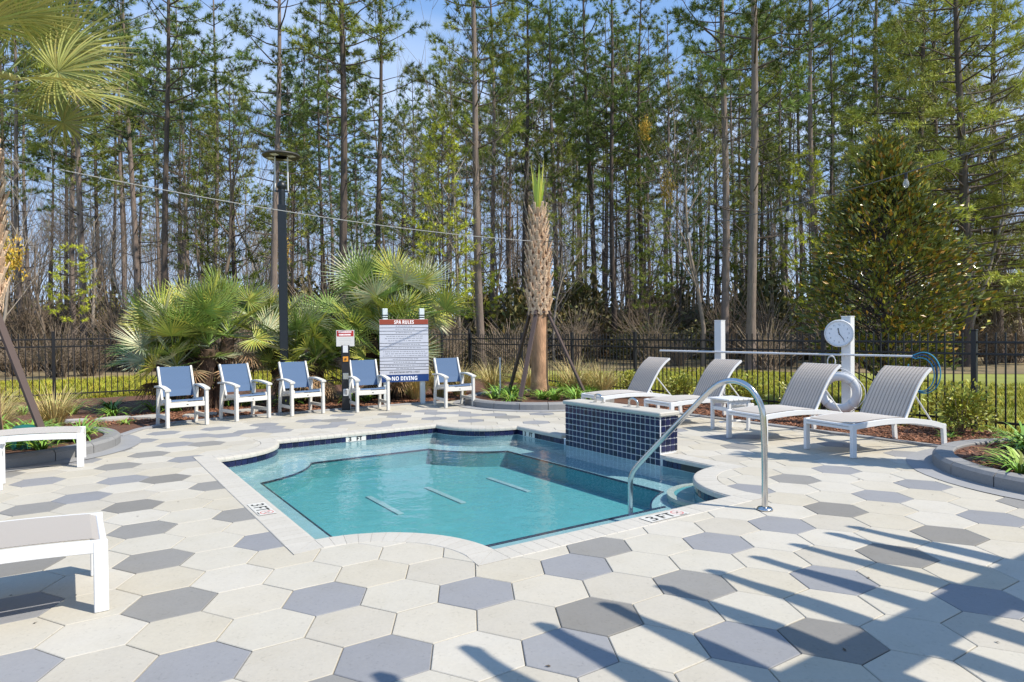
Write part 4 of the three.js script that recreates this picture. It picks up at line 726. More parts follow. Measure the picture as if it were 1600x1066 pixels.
function brace(a, b, label) { const t = thing('palm_brace', label, 'brace', a.toArray(), 0, 'brown timber palm braces'), g = new GB(); g.bar(V(0, 0, 0), V().subVectors(b, a), 0.088, 0.04, 0.003); mesh('timber', g.build(), M.brace, t); const k = new GB(); k.bar(V().subVectors(b, a).multiplyScalar(0.97), V().subVectors(b, a).multiplyScalar(1.02), 0.06, 0.12, 0.003); mesh('head_block', k.build(), M.brace, t); }
{
  const px = 0.55, pz = -13.42, t = bootedPalm(px, pz, 'transplanted palm with crosshatched boots and a single spear leaf', {});
  const g = new GB(); g.col = [1.0, 1.05, 0.7]; for (let i = 0; i < 22; i++) { const a = i / 22 * 6.28; g.col = [0.85 + 0.3 * rp(), 0.95 + 0.2 * rp(), 0.6]; blade(g, V(0.04 * Math.cos(a), 3.5, 0.04 * Math.sin(a)), V(0.10 * Math.cos(a) + 0.03, 1, 0.10 * Math.sin(a)), 0.75 + 0.55 * rp(), 0.045, 0.25 * rp(), 4); } mesh('spear_leaf', g.build(), M.palm2, t);
  const s = new GB(); s.col = [1.2, 1.1, 0.8]; for (const [dx, dz, l] of [[0.6, 0.2, 0.5], [0.5, 0.5, 0.45], [-0.5, 0.3, 0.35], [-0.3, -0.5, 0.3]]) blade(s, V(0, 3.5, 0), V(dx, 0.5, dz), l, 0.03, 1.0, 4); mesh('old_petiole', s.build(), M.palm2, t);
  const lab = ['brown timber brace leaning on the pale palm, pool side', 'brown timber brace leaning on the pale palm, beside the grasses', 'brown timber brace leaning on the pale palm, behind its trunk'];
  brace(V(0.13, 0.10, -12.45), V(px - 0.06, 1.78, pz + 0.17), lab[0]); brace(V(1.45, 0.12, -13.0), V(px + 0.18, 1.78, pz + 0.06), lab[1]); brace(V(-0.08, 0.12, -13.85), V(px - 0.18, 1.78, pz - 0.1), lab[2]);
  // palm of the left planter with its crown of fans
  const lx = -6.60, lz = -8.28, tl = bootedPalm(lx, lz, 'palm with booted trunk and big fan fronds overhead in the planter with the dome', { top: 4.45 });
  const big = [0, 1, 2].map((k) => fanGeo(300 + k, 0.98, 46, 2.4, 1.15, 0.036, 0.75, 0.34)), r = RNG(19);
  const spots = [[1.45, 0.62, 1], [2.1, 0.85, 1], [0.8, 0.75, 1], [1.75, 0.15, 0.9], [1.15, 0.2, 0.95], [2.6, 0.3, 1], [0.3, 0.35, 1], [-0.4, 0.6, 1], [-1.2, 0.5, 1], [-2.2, 0.7, 1], [3.0, 0.9, 1], [1.6, 1.1, 0.9], [0.6, -0.1, 0.9], [2.3, -0.1, 0.9], [-0.9, 0.1, 0.9], [-1.9, 0.15, 0.9]];
  spots.forEach(([az, el, s], i) => { const m = mesh('frond', big[i % 3], i % 4 === 1 ? M.frond2 : M.frond, tl); m.rotation.order = 'YXZ'; m.rotation.set(-el, az, 2.2 * (r() - 0.5)); m.position.y = 4.3; m.scale.setScalar(s); });
  brace(V(-5.62, 0.12, -8.0), V(lx + 0.17, 1.85, lz + 0.05), 'brown timber brace leaning left above the green dome'); brace(V(-7.1, 0.12, -9.15), V(lx - 0.05, 1.85, lz - 0.17), 'brown timber brace behind the palm over the green dome');
  // palm of the right planter (its shadow crosses the deck)
  const rx = 5.75, rz = -6.22, tr = bootedPalm(rx, rz, 'palm with booted trunk in the planter beside the loungers', { top: 3.9 });
  brace(V(4.98, 0.14, -6.3), V(rx - 0.17, 1.85, rz), 'brown timber brace standing in the planter beside the loungers'); brace(V(6.2, 0.14, -5.4), V(rx + 0.05, 1.85, rz + 0.17), 'brown timber brace at the back of the planter beside the loungers');
}

// ---------------------------------------------------------------- fan palm clumps behind the chairs
{
  const fans = [0, 1, 2, 3, 4].map((k) => fanGeo(400 + k, 0.52, 32, 2.2, 0.62, 0.024, 0.16, 0.38)), dead = fanGeo(420, 0.5, 20, 1.8, 0.5, 0.035, 0.9, -0.2);
  function clump(x, z, h, spread, nf, seed, label) {
    const t = thing('fan_palm', label, 'fan palm', [x, 0, z], 0, 'fan palms behind the chairs'), r = RNG(seed), stems = [];
    for (let k = 0; k < 5; k++) { const a = k * 1.3 + r(), q = 0.15 + spread * 0.42 * Math.sqrt(r()); const H = h * (0.22 + 0.30 * r()); const top = V(q * Math.cos(a) * 1.2, H, q * Math.sin(a) * 0.7), g = new GB(); const pts = []; for (let i = 0; i <= 5; i++) { const f = i / 5; pts.push(V(top.x * (0.55 + 0.45 * f), H * f, top.z * (0.55 + 0.45 * f))); } g.tube(pts, pts.map((_, i) => 0.12 + 0.02 * Math.sin(i * 2)), 9); const rr = RNG(seed + k); for (let i = 0; i < 60; i++) { const b = rr() * 6.28, y = rr() * H, c = top.clone().multiplyScalar(0.55 + 0.45 * y / H); g.bar(V(c.x + 0.1 * Math.cos(b), y, c.z + 0.1 * Math.sin(b)), V(c.x + 0.17 * Math.cos(b), y + 0.10, c.z + 0.17 * Math.sin(b)), 0.03, 0.012, 0.002); } mesh('stem', g.build(), M.stem, t); stems.push(top); }
    for (let i = 0; i < nf; i++) {
      const s = stems[i % stems.length], az = r() * 6.283, e = r(), el = -0.15 + 1.65 * e, sc = (0.85 + 0.45 * r()) * h / 2.9;
      const m = mesh('frond', fans[Math.floor(r() * 5)], r() < 0.32 ? M.palmGrey : r() < 0.55 ? M.palm : M.palm2, t); m.rotation.order = 'YXZ'; m.rotation.set(-el, az, 2.4 * (r() - 0.5)); m.position.copy(s).add(V(0, 0.05 + 0.12 * e, 0)); m.scale.setScalar(sc);
    }
    for (let i = 0; i < nf * 0.16; i++) { const s = stems[i % stems.length], m = mesh('dead_frond', dead, M.palmDead, t); m.rotation.order = 'YXZ'; m.rotation.set(0.5 + 0.5 * r(), r() * 6.283, 0); m.position.copy(s).add(V(0, -0.08, 0)); m.scale.setScalar(0.85); }
  }
  clump(-5.95, -12.55, 2.85, 1.15, 140, 71, 'broad fan palm with brown skirt of dead fronds beside the flagstones');
  clump(-4.35, -13.55, 2.7, 0.95, 105, 72, 'lower fan palm behind the lamp post');
  clump(-2.75, -14.3, 3.3, 1.15, 130, 73, 'tall fan palm behind the rules sign and call pedestal');
}

// ---------------------------------------------------------------- small bed planting
{
  const r = RNG(81);
  for (let k = 0; k < 34; k++) { const u = -6.5 + 13.5 * (k + r()) / 34, v = -12.95 - 1.4 * r() - (k % 3 === 0 ? 1.2 : 0) - (u < 0.5 ? 0.8 : 0), [x, z] = XZ(u, v); strapPlant(x, 0.012, z, 0.9 + 0.4 * r(), 'dark strap leaf plant in the mulch in front of the fence', 'strap leaf plants along the back fence'); }
  for (const [u, v] of [[0.35, -11.9], [0.75, -12.2], [9.05, -3.35], [9.2, -3.9], [-0.4, -12.3]]) { const [x, z] = XZ(u, v); strapPlant(x, 0.012, z, 0.45, 'small strap leaf tuft at the edge of the mulch', 'small tufts at the mulch edge'); }
  // ornamental grasses
  const gg = [0, 1].map((k) => { const q = RNG(90 + k), g = new GB(); for (let i = 0; i < 420; i++) { const a = q() * 6.283, s = 0.55 + 0.75 * q(), rr = 0.14 * Math.sqrt(q()); g.col = [s * (0.9 + 0.25 * q()), s * (0.95 + 0.15 * q()), s * 0.85]; blade(g, V(rr * Math.cos(a), 0, rr * Math.sin(a)), V(Math.cos(a) * (0.15 + 0.5 * q()), 1, Math.sin(a) * (0.15 + 0.5 * q())), 0.6 + 0.45 * q(), 0.010, 0.9 + 1.1 * q(), 4); } return g.build(); });
  const spots = [[6.1, -12.75, 0.9], [6.7, -12.9, 0.9], [8.0, -12.75, 0.95], [8.6, -12.2, 0.95], [9.1, -11.2, 1.0], [9.25, -10.5, 0.95], [7.2, -12.9, 0.9], [-0.2, -12.5, 0.8], [-1.6, -12.3, 0.9], [-1.0, -13.2, 0.85], [-2.6, -12.6, 0.9], [-0.9, -11.95, 0.7]];
  spots.forEach(([u, v, s], i) => { const [x, z] = XZ(u, v), o = mesh('ornamental_grass', gg[i % 2], M.tanGrass); o.position.set(x, 0.01, z); o.rotation.y = i * 1.7; o.scale.setScalar(s); tag(o, i < 7 ? 'tan ornamental grass clump near the round palm planter' : 'tan ornamental grass clump behind the planter with the dome', 'grass clump', i < 7 ? 'grasses by the pale palm' : 'grasses behind the dome planter'); });
  // flagstones
  for (const [u, v, sx, sz, a] of [[-0.10, -13.0, 0.75, 0.42, 0.1], [0.62, -12.95, 0.55, 0.38, 0.3], [1.15, -12.85, 0.62, 0.4, -0.1], [1.9, -12.6, 0.6, 0.36, 0.15], [2.75, -12.75, 0.55, 0.36, 0.1]]) { const [x, z] = XZ(u, v), q = RNG(Math.round(u * 100) + 900), poly = Array.from({ length: 8 }, (_, i) => { const t = -i / 8 * 6.283; return [sx * 0.5 * Math.cos(t) * (0.9 + 0.25 * q()), sz * 0.5 * Math.sin(t) * (0.9 + 0.3 * q())]; }); const g = new GB(); g.prism(poly, 0, 0.045); const o = mesh('flagstone', g.build(), M.stone); o.position.set(x, 0.008, z); o.rotation.y = TILT + a; tag(o, 'pale irregular flagstone set in the red mulch', 'flagstone', 'flagstones in the mulch'); }
  // shrubs along the right fence
  const sg = [0, 1, 2].map((k) => { const q = RNG(110 + k), g = new GB(); for (let i = 0; i < 1500; i++) { const a = q() * 6.283, c = q() * 2 - 1, rad = 0.32 * Math.cbrt(q()) * (0.8 + 0.35 * Math.sin(a * 3 + k + c * 4)), s = Math.sqrt(1 - c * c); const p = V(rad * s * Math.cos(a), 0.32 + rad * c * 0.95, rad * s * Math.sin(a)); const d = V(q() - 0.5, q() - 0.2, q() - 0.5).add(p.clone().sub(V(0, 0.3, 0)).normalize().multiplyScalar(0.6)).normalize(), e = V(q() - 0.5, q() - 0.5, q() - 0.5).cross(d).normalize(), b = 0.55 + 0.8 * q(); g.col = [b * (0.9 + 0.4 * q()), b, b * 0.8]; const L = 0.045 + 0.02 * q(), w = 0.014; g.quad(p, p.clone().addScaledVector(d, L * 0.5).addScaledVector(e, w), p.clone().addScaledVector(d, L), p.clone().addScaledVector(d, L * 0.5).addScaledVector(e, -w)); } return g.build(); });
  const stemG = (() => { const g = new GB(), q = RNG(7); for (let i = 0; i < 9; i++) { const a = q() * 6.28; g.tube([V(0, 0, 0), V(0.12 * Math.cos(a), 0.22, 0.12 * Math.sin(a)), V(0.22 * Math.cos(a), 0.45, 0.22 * Math.sin(a))], [0.008, 0.006, 0.003], 4, false); } return g.build(); })();
  [[9.75, -10.1, 0.95], [9.75, -8.8, 1], [9.8, -7.4, 1.0], [9.75, -6.3, 1.05], [9.85, -4.9, 0.9], [9.7, -3.95, 1.15], [9.7, -2.75, 1.1], [9.75, -1.6, 1.1]].forEach(([u, v, s], i) => { const [x, z] = XZ(u, v), t = thing('clipped_shrub', ['small glossy shrub beside the tan grasses', 'small glossy shrub behind the fountain wall lounger', 'small glossy shrub near the plain white post', 'small glossy shrub behind the side table', 'small glossy shrub beside the life ring', 'full glossy shrub below the blue rope coil', 'full glossy shrub behind the curbed planter by the loungers', 'full glossy shrub at the end of the fence bed'][i], 'shrub', [x, 0.01, z], i * 2.1, 'shrubs along the fence'); mesh('foliage', sg[i % 3], M.shrub, t); mesh('stems', stemG, M.bare2, t); t.scale.set(s, s * 0.95, s); });
  { const t = thing('marker_pipe', 'thin white pipe standing among the tan grasses', 'pipe', [-0.25, 0, -13.6], 0), g = new GB(); g.tube([V(0, 0, 0), V(0, 0.85, 0)], 0.016, 8); mesh('tube', g.build(), M.whitePost, t); const c = new GB(); c.tube([V(0, 0.85, 0), V(0, 0.89, 0)], 0.021, 8); mesh('cap', c.build(), M.whitePost, t); }
  // mulch chips
  const cg = cbox(0.05, 0.008, 0.016, 0.002), n = 15000, im = new THREE.InstancedMesh(cg, std(lin(1, 1, 1), 0.95), n), m4 = new THREE.Matrix4(), eu = new THREE.Euler(), qn = new THREE.Quaternion(), col = new THREE.Color();
  for (let i = 0; i < n; i++) { let u, v; const w = r(); if (w < 0.45) { u = 8.66 + 1.6 * r(); v = -9 + 9 * r(); } else if (w < 0.92) { u = -2.5 + 10 * r(); v = -12.14 - 1.6 * r(); if (u < 1 && r() < 0.6) v = -11.2 - 2.2 * r(); if (u < 0.7 && v > -11.0) v -= 1; if (u < 1.4 && v > -12.05) u -= 0.9; } else { u = 8.2 + 1.3 * (r() - 0.5) * 2; v = -2 + 1.3 * (r() - 0.5) * 2; if (Math.hypot(u - 8.2, v + 2) > 1.28) { u = 9.5; } } const pl = Math.hypot(u - 8.2, v + 2) < 1.29, [x, z] = XZ(u, v); eu.set((r() - 0.5) * 0.7, r() * 6.28, (r() - 0.5) * 0.7); qn.setFromEuler(eu); m4.compose(V(x, (pl ? 0.103 : 0.018) + 0.012 * r(), z), qn, V(0.6 + 0.9 * r(), 1, 0.6 + 0.9 * r())); im.setMatrixAt(i, m4); const s = 0.4 + 1.1 * r(); col.setRGB(0.25 * s, 0.115 * s, 0.065 * s); im.setColorAt(i, col); }
  im.name = 'mulch_chips'; im.castShadow = im.receiveShadow = true; scene.add(im); tag(im, 'loose red brown bark chips covering the planting beds', 'mulch', null, 'stuff');
}

// ---------------------------------------------------------------- fallen bits on the paving
{ const r = RNG(321), g = new GB(); g.tri(V(0, 0, 0), V(0.010, 0.003, 0.006), V(0.028, 0.002, 0)); g.tri(V(0, 0, 0), V(0.028, 0.002, 0), V(0.012, 0.001, -0.006));
  const n = 70, im = new THREE.InstancedMesh(g.build(), std(lin(.09, .07, .05), 0.9), n), m = new THREE.Matrix4(), q = new THREE.Quaternion();
  for (let i = 0; i < n; i++) { let u, v; do { u = -2 + 10 * r(); v = -11 + 10 * r(); } while (u > P.u0 - 0.25 && u < P.u1 + 0.25 && v > P.v0 - 0.25 && v < P.v1 + 0.25); const [x, z] = XZ(u, v), k = 0.4 + 0.8 * r(); q.setFromAxisAngle(V(0, 1, 0), r() * 6.28); m.compose(V(x, 0.0035, z), q, V(k, 1, k)); im.setMatrixAt(i, m); }
  im.name = 'fallen_leaf_bits'; scene.add(im); tag(im, 'tiny dry leaf bits scattered on the paving', 'leaf bits', null, 'stuff'); }

// ---------------------------------------------------------------- string light cables
{
  function cable(a, b, sag, label, bulbs, wire, tone) {
    const t = thing('string_light_cable', label, 'cable', a.toArray(), 0, 'string light cables'), g = new GB(), pts = [];
    const at = (q) => V((b.x - a.x) * q, (b.y - a.y) * q - sag * 4 * q * (1 - q), (b.z - a.z) * q);
    for (let i = 0; i <= 40; i++) pts.push(at(i / 40)); g.tube(pts, wire, 6); mesh('wire', g.build(), std(lin(...tone), 0.6), t);
    for (const q of bulbs) { const p = at(q), s = new GB(); s.tube([p.clone(), p.clone().add(V(0, -0.07, 0))], 0.016, 8); const k = mesh('socket', s.build(), M.black, t); const bl = new GB(); bl.geo(new THREE.LatheGeometry([[0.014, 0], [0.03, -0.04], [0.032, -0.07], [0.02, -0.1], [0, -0.11]].map(([x, y]) => new THREE.Vector2(x, y)), 12), new THREE.Matrix4().makeTranslation(p.x, p.y - 0.07, p.z)); mesh('bulb', bl.build(), new THREE.MeshPhysicalMaterial({ color: lin(.9, .9, .9), roughness: 0.05, transmission: 0.8, thickness: 0 }), k); }
  }
  cable(V(-6.6, 3.72, -8.3), V(0.55, 3.22, -13.35), 0.16, 'thin cable strung from the fan frond palm to the pale palm', [0.08], 0.0065, [.34, .34, .33]);
  cable(V(0.62, 3.22, -13.35), V(5.75, 3.55, -6.22), 0.36, 'thin cable with small bulbs strung from the pale palm past the magnolia', [0.2, 0.42, 0.61, 0.78], 0.006, [.08, .08, .08]);
}

// ---------------------------------------------------------------- pergola outside the frame that shades the near deck
{
  const h = 2.62, k = h / Math.tan(Math.asin(SUN_DIR.y)), [su, sv] = UV(0.919 * k, 0.394 * k);      // how far its shadow falls
  const t = thing('pergola', 'pale timber pergola with curved rafter tails behind the near deck', 'pergola', [...XZ(1.5 + su, -1.4 + sv)].reduce((a, q, i) => i ? [a[0], 0, q] : [q], []), TILT);
  const X = (u) => u - 1.5, Z = (v) => v + 1.4;
  const shape = new THREE.Shape(); shape.moveTo(0, 0); shape.lineTo(0, 0.27); shape.lineTo(3.6, 0.27); shape.lineTo(3.6, 0); shape.lineTo(0.62, 0); shape.quadraticCurveTo(0.42, 0.0, 0.32, 0.09); shape.quadraticCurveTo(0.2, 0.19, 0.0, 0.17); shape.lineTo(0, 0.27);
  const prof = [[0, 0.17], [0.1, 0.175], [0.2, 0.155], [0.3, 0.10], [0.4, 0.04], [0.5, 0.008], [0.6, 0], [3.6, 0], [3.6, 0.27], [0, 0.27]];
  const sh = new THREE.Shape(prof.map(([a, b]) => new THREE.Vector2(a, b))), rg = new THREE.ExtrudeGeometry(sh, { depth: 0.045, bevelEnabled: false }); rg.rotateY(-Math.PI / 2); rg.translate(0.0225, 0, 0);
  const tips = []; for (let i = -5; i <= 5; i++) tips.push([2.33 + 0.416 * i + 0.0, -2.59]); tips.push([2.33 + 0.416 * 5 + 0.27, -2.59]);
  for (const [u, v] of tips) { const m = mesh('rafter', rg, M.wood, t); m.position.set(X(u), h - 0.20, Z(v)); }
  for (const [v, hh] of [[-1.76, 0.28], [0.75, 0.28]]) { const g = new GB(); g.box(X(2.26), h - 0.20 - hh / 2, Z(v), 6.2, hh, 0.12, 0.005); mesh('beam', g.build(), M.wood, t); }
  for (const [u, v] of [[5.0, -1.76], [1.0, 0.75], [5.0, 0.75]]) { const g = new GB(); g.box(X(u), (h - 0.48) / 2, Z(v), 0.18, h - 0.48, 0.18, 0.008); mesh('column', g.build(), M.wood, t); }
}

// ---------------------------------------------------------------- trees
const up = V(0, 1, 0);
function tuft(g, c, dir, r, n, len, w, shade) {
  for (let i = 0; i < n; i++) {
    const d = V(r() * 2 - 1, r() * 2 - 0.75, r() * 2 - 1).normalize().multiplyScalar(0.9).addScaledVector(dir, 0.75).normalize(), s = V(r() - 0.5, r() - 0.5, r() - 0.5).cross(d).normalize(), L = len * (0.7 + 0.6 * r()), k = shade * (0.75 + 0.5 * r());
    g.col = [k * (0.9 + 0.25 * r()), k, k * 0.9]; const a = c.clone().addScaledVector(s, w * 0.5), b = c.clone().addScaledVector(s, -w * 0.5), e = c.clone().addScaledVector(d, L);
    const nn = V().crossVectors(V().subVectors(b, a), V().subVectors(e, a)).normalize(); g.vert(a, nn, 0, 0); g.vert(b, nn, 1, 0); g.vert(e, nn, 0, 1);
  }
}
function pineGeo(seed, { H, cb, r0, maxL, dens = 1, need = 15, len = 0.25, w = 0.03, droop = 0, step = 0.55, dead = 8, bend = 0.25 }) {
  const r = RNG(seed), T = new GB(), Bq = new GB(), N = new GB(); N.col = [1, 1, 1];
  const bx = (r() - 0.5) * bend, bz = (r() - 0.5) * bend, b2 = r() * 6, axis = (y) => V(bx * y / H * 3 + 0.09 * Math.sin(y * 0.28 + b2), y, bz * y / H * 3 + 0.09 * Math.cos(y * 0.31 + b2)).sub(V(0.09 * Math.sin(b2), 0, 0.09 * Math.cos(b2)));
  const pts = [], rad = []; for (let i = 0; i <= 14; i++) { const q = i / 14; pts.push(axis(H * q)); rad.push(r0 * (1 - 0.86 * Math.pow(q, 1.15)) * (i === 0 ? 1.22 : 1)); } T.tube(pts, rad, 10, false);
  const branch = (y, az, L, rise, live) => {
    const p0 = axis(y), q = []; for (let i = 0; i <= 4; i++) { const t = i / 4; q.push(p0.clone().add(V(Math.cos(az) * L * t, L * (rise * t + (0.22 - droop) * t * t) , Math.sin(az) * L * t).add(V((r() - 0.5) * 0.12 * L * t, (r() - 0.5) * 0.08 * L * t, (r() - 0.5) * 0.12 * L * t)))); }
    Bq.tube(q, q.map((_, i) => (0.011 * L + 0.012) * (1 - 0.2 * i)), 4, false); if (!live) return;
    const shade = 0.5 + 0.85 * r(), ns = Math.round((2 + L * 2.0) * dens);
    for (let i = 0; i <= ns; i++) {
      const t = i === ns ? 1 : 0.52 + 0.48 * (i + r()) / (ns + 1), f = t * 4, k = Math.min(3, Math.floor(f)), p = q[k].clone().lerp(q[k + 1], f - k), sa = az + (i % 2 ? 1 : -1) * (0.35 + 0.9 * r()) * (i === ns ? 0.1 : 1), sl = (0.18 + 0.26 * L * (1.15 - t)) * (0.7 + 0.6 * r());
      const d = V(Math.cos(sa), 0.25 + 0.5 * (r() - 0.4) - droop, Math.sin(sa)).normalize(), e = p.clone().addScaledVector(d, sl); Bq.tube([p, e], [0.009, 0.005], 3, false);
      tuft(N, e, d, r, need, len, w, shade * (0.85 + 0.3 * r())); if (sl > 0.3) tuft(N, p.clone().lerp(e, 0.55), d, r, Math.round(need * 0.8), len * 0.9, w, shade * 0.9); if (sl > 0.55) tuft(N, p.clone().lerp(e, 0.3), d, r, Math.round(need * 0.6), len * 0.9, w, shade * 0.9);
    }
  };
  for (let y = cb; y < H - 0.3; y += step * (0.7 + 0.6 * r())) { const q = (y - cb) / (H - cb), n = 2 + Math.floor(r() * 3), a0 = r() * 6.28, L0 = maxL * Math.pow(1 - q, 0.75) * (q < 0.15 ? 0.55 + 3 * q : 1) + 0.35; for (let k = 0; k < n; k++) branch(y + 0.2 * r(), a0 + k * 6.283 / n + r() * 0.6, L0 * (0.6 + 0.55 * r()), 0.12 + 0.5 * q + 0.15 * (r() - 0.5) - droop * 0.4, true); }
  for (let k = 0; k < dead; k++) branch(cb * (0.45 + 0.55 * r()), r() * 6.28, 0.5 + 1.3 * r(), -0.1 + 0.4 * r(), false);
  tuft(N, axis(H), up, r, need * 2, len, w, 1);
  return { trunk: T.build(), branches: Bq.build(), crown: N.build() };
}
const tallGeo = [0, 1, 2, 3, 4, 5].map((k) => pineGeo(500 + k, { H: 21 + k * 0.8, cb: 8.2 + (k % 3) * 1.4, r0: 0.155, maxL: 2.5 + 0.2 * (k % 3), dens: 1.4, need: 34, w: 0.022, len: 0.25, dead: 18, step: 0.8 }));
const farGeo = [0, 1, 2].map((k) => pineGeo(520 + k, { H: 25 + k, cb: 14.5 + k, r0: 0.15, maxL: 2.4, dens: 0.9, need: 20, w: 0.045, len: 0.34, dead: 16, step: 0.8 }));
const youngGeo = [0, 1, 2].map((k) => pineGeo(530 + k, { H: 10.5 + k, cb: 4.4 - 0.6 * k, r0: 0.085, maxL: 1.6, dens: 1.3, need: 17, len: 0.25, w: 0.03, step: 0.45, dead: 5, bend: 0.5 }));
const openGeo = [0, 1].map((k) => pineGeo(550 + k, { H: 17.5, cb: 2.3 + k, r0: 0.20, maxL: 4.2, dens: 1.5, need: 20, len: 0.28, w: 0.028, step: 0.46, droop: 0.22, dead: 5 }));
function addPine(geo, name, x, z, s, turn, lean, mat, bark, label, group) {
  const t = thing(name, label, 'pine tree', [x, -0.05, z], turn, group);
  mesh('trunk', geo.trunk, bark, t); mesh('branches', geo.branches, M.barkDark, t); mesh('crown', geo.crown, mat, t); t.scale.setScalar(s); t.rotation.order = 'ZYX'; t.rotation.z = lean; return t;
}
{
  const r = RNG(600);
  // [column, apparent trunk width, lean]; the width gives the distance
  const L = [[20, 7, 0], [40, 8.5, 0], [120, 8.5, 0.004], [135, 9.5, 0], [196, 7.4, 0], [219, 8.8, 0], [263, 10.5, -0.01], [286, 6, -0.05], [296, 6.2, 0], [337, 7, 0], [432, 11.5, 0], [486, 5.8, 0], [522, 6.2, 0.02], [536, 11.3, 0], [596, 9, 0.006], [620, 5, 0.07], [708, 5.6, 0], [757, 11.2, 0.015], [776, 7.4, 0], [824, 8, -0.006], [873, 8.2, 0], [885, 5.6, 0], [902, 4.6, 0], [934, 8.2, 0.014], [966, 8.4, 0], [981, 5.6, 0], [1004, 8, 0], [1045, 6, 0], [1087, 4.8, 0], [1098, 5, 0], [1134, 11, 0.006], [1152, 7, 0], [1176, 12.2, -0.003], [1190, 5.5, 0], [1210, 5, 0], [1228, 6.5, -0.014], [1284, 9.6, 0.006], [1306, 7.2, 0], [1371, 9, 0], [1406, 6.5, 0], [1416, 6, 0],
    [375, 4.6, 0], [460, 5, 0], [560, 4.5, 0], [650, 4.6, 0], [680, 4.4, 0], [735, 4.7, 0], [800, 4.5, 0], [850, 4.4, 0], [918, 4.3, 0], [950, 4.4, 0], [1020, 5, 0], [1065, 4.6, 0], [1112, 4.4, 0], [1250, 4.6, 0], [1335, 4.8, 0], [1460, 5, 0], ...Array.from({ length: 46 }, (_, i) => [10 + 1480 * (i + 0.9 * r()) / 46, 4.3 + 2.2 * r(), 0.012 * (r() - 0.5)]).filter(([q]) => !(q > 300 && q < 415) && !(q > 565 && q < 700)), [-60, 8, 0], [-140, 7, 0], [-110, 5, 0]];
  L.forEach(([px, w, lean], i) => {
    const d = 0.275 * 1038 / w, x = (px - 800) / 1038 * d - 0.0035 * d, z = -d, s = 0.9 + 0.2 * r(), k = Math.floor(r() * 6);
    const mat = M.pine[px > 850 ? (r() < 0.55 ? 1 : 0) : (r() < 0.5 ? 0 : r() < 0.5 ? 2 : 1)];
    addPine(w < 6 ? farGeo[k % 3] : tallGeo[k], 'tall_pine', x, z, s, r() * 6.28, lean, mat, r() < 0.4 ? M.bark : M.barkDark, px === 263 ? 'thick pine trunk wrapped in brown hanging vines' : px === 432 ? 'thick pine rising directly behind the lamp post' : px === 620 ? 'slanting thin pine leaning across its upright neighbours' : px === 1176 ? 'thickest grey pine trunk behind the plain white post' : px === 1371 ? 'pine whose trunk rises out of the top of the magnolia' : px === 873 ? 'pine standing close beside the booted palm trunk' : w > 7 ? 'tall slender pine with thick bare trunk beyond the fence' : 'thin far pine with bare trunk in the wood', w > 7 ? 'near tall pines beyond the fence' : 'far thin pines in the wood');
  });
  const Y = [[120, 22, 0.42, 3, 'small bright yellow green pine sapling at the fence behind the dome planter'], [330, 33, 0.92, 1, ''], [372, 32, 1.1, 1, ''], [455, 30, 0.95, 1, ''], [625, 34, 1.05, 1, ''], [700, 24, 0.72, 3, 'bright yellow green young pine behind the rules sign'], [655, 30, 0.9, 0, ''], [745, 28, 0.5, 3, 'low bright pine bough beside the pale palm'], [880, 33, 0.9, 1, ''], [960, 36, 1.0, 1, ''], [1060, 34, 0.9, 0, ''], [1270, 24, 0.62, 3, 'bright yellow green young pine left of the magnolia'], [520, 38, 1.1, 2, ''], [1120, 38, 1.0, 1, ''], [1195, 36, 1.0, 1, ''], [560, 30, 0.7, 0, ''], [1010, 30, 0.6, 1, '']];
  Y.forEach(([px, d, s, m, lab], i) => addPine(youngGeo[i % 3], 'young_pine', (px - 800) / 1038 * d - 0.0035 * d, -d, s, r() * 6.28, 0, M.pine[m], M.barkDark, lab || 'young pine with a low dense crown among taller trunks', 'young pines in the wood'));
  [[1510, 24, 1.0, 4], [1615, 25, 0.62, 4], [1425, 29, 1.0, 4], [1560, 29, 1.05, 4], [1475, 33, 1.1, 1]].forEach(([px, d, s, m], i) => addPine(openGeo[i % 2], 'broad_pine', (px - 800) / 1038 * d, -d, s, 1.1 + i * 1.9, 0, M.pine[m], M.barkDark, 'broad pine with long olive boughs reaching low beside the magnolia', 'broad pines beside the lawn'));
}
// bare deciduous trees
function bareGeo(seed, H, r0) {
  const r = RNG(seed), g = new GB();
  const rec = (p, d, L, rad, depth) => {
    const n = depth === 0 ? 5 : 2, pts = [p.clone()], rr = [rad]; let q = p.clone(), e = d.clone();
    for (let i = 1; i <= n; i++) { e = e.clone().add(V((r() - 0.5) * 0.3, 0.08, (r() - 0.5) * 0.3)).normalize(); q = q.clone().addScaledVector(e, L / n); pts.push(q); rr.push(rad * (1 - 0.62 * i / n)); }
    g.tube(pts, rr, depth === 0 ? 7 : depth === 1 ? 4 : 3, false);
    if (depth >= 4) return; const kids = depth === 0 ? 9 : depth === 3 ? 2 : 3;
    for (let k = 0; k < kids; k++) { const t = depth === 0 ? 0.3 + 0.7 * (k + r()) / kids : 0.3 + 0.7 * r(), f = t * n, i = Math.min(n - 1, Math.floor(f)), pp = pts[i].clone().lerp(pts[i + 1], f - i), a = r() * 6.28, s = 0.35 + 0.5 * r(), nd = e.clone().multiplyScalar(depth === 0 ? 0.8 : 0.9).add(V(Math.cos(a) * s, 0.2 * r(), Math.sin(a) * s)).normalize(); rec(pp, nd, L * (depth === 0 ? 0.42 : 0.58) * (0.7 + 0.6 * r()), Math.max(0.009, rad * 0.42 * (1 - 0.4 * t)), depth + 1); }
  };
  rec(V(0, 0, 0), V((r() - 0.5) * 0.2, 1, (r() - 0.5) * 0.2).normalize(), H, r0, 0); return g.build();
}
const bareGeos = [0, 1, 2, 3, 4, 5].map((k) => bareGeo(700 + k, 6.5 + k * 0.9, 0.085 + 0.01 * (k % 3)));
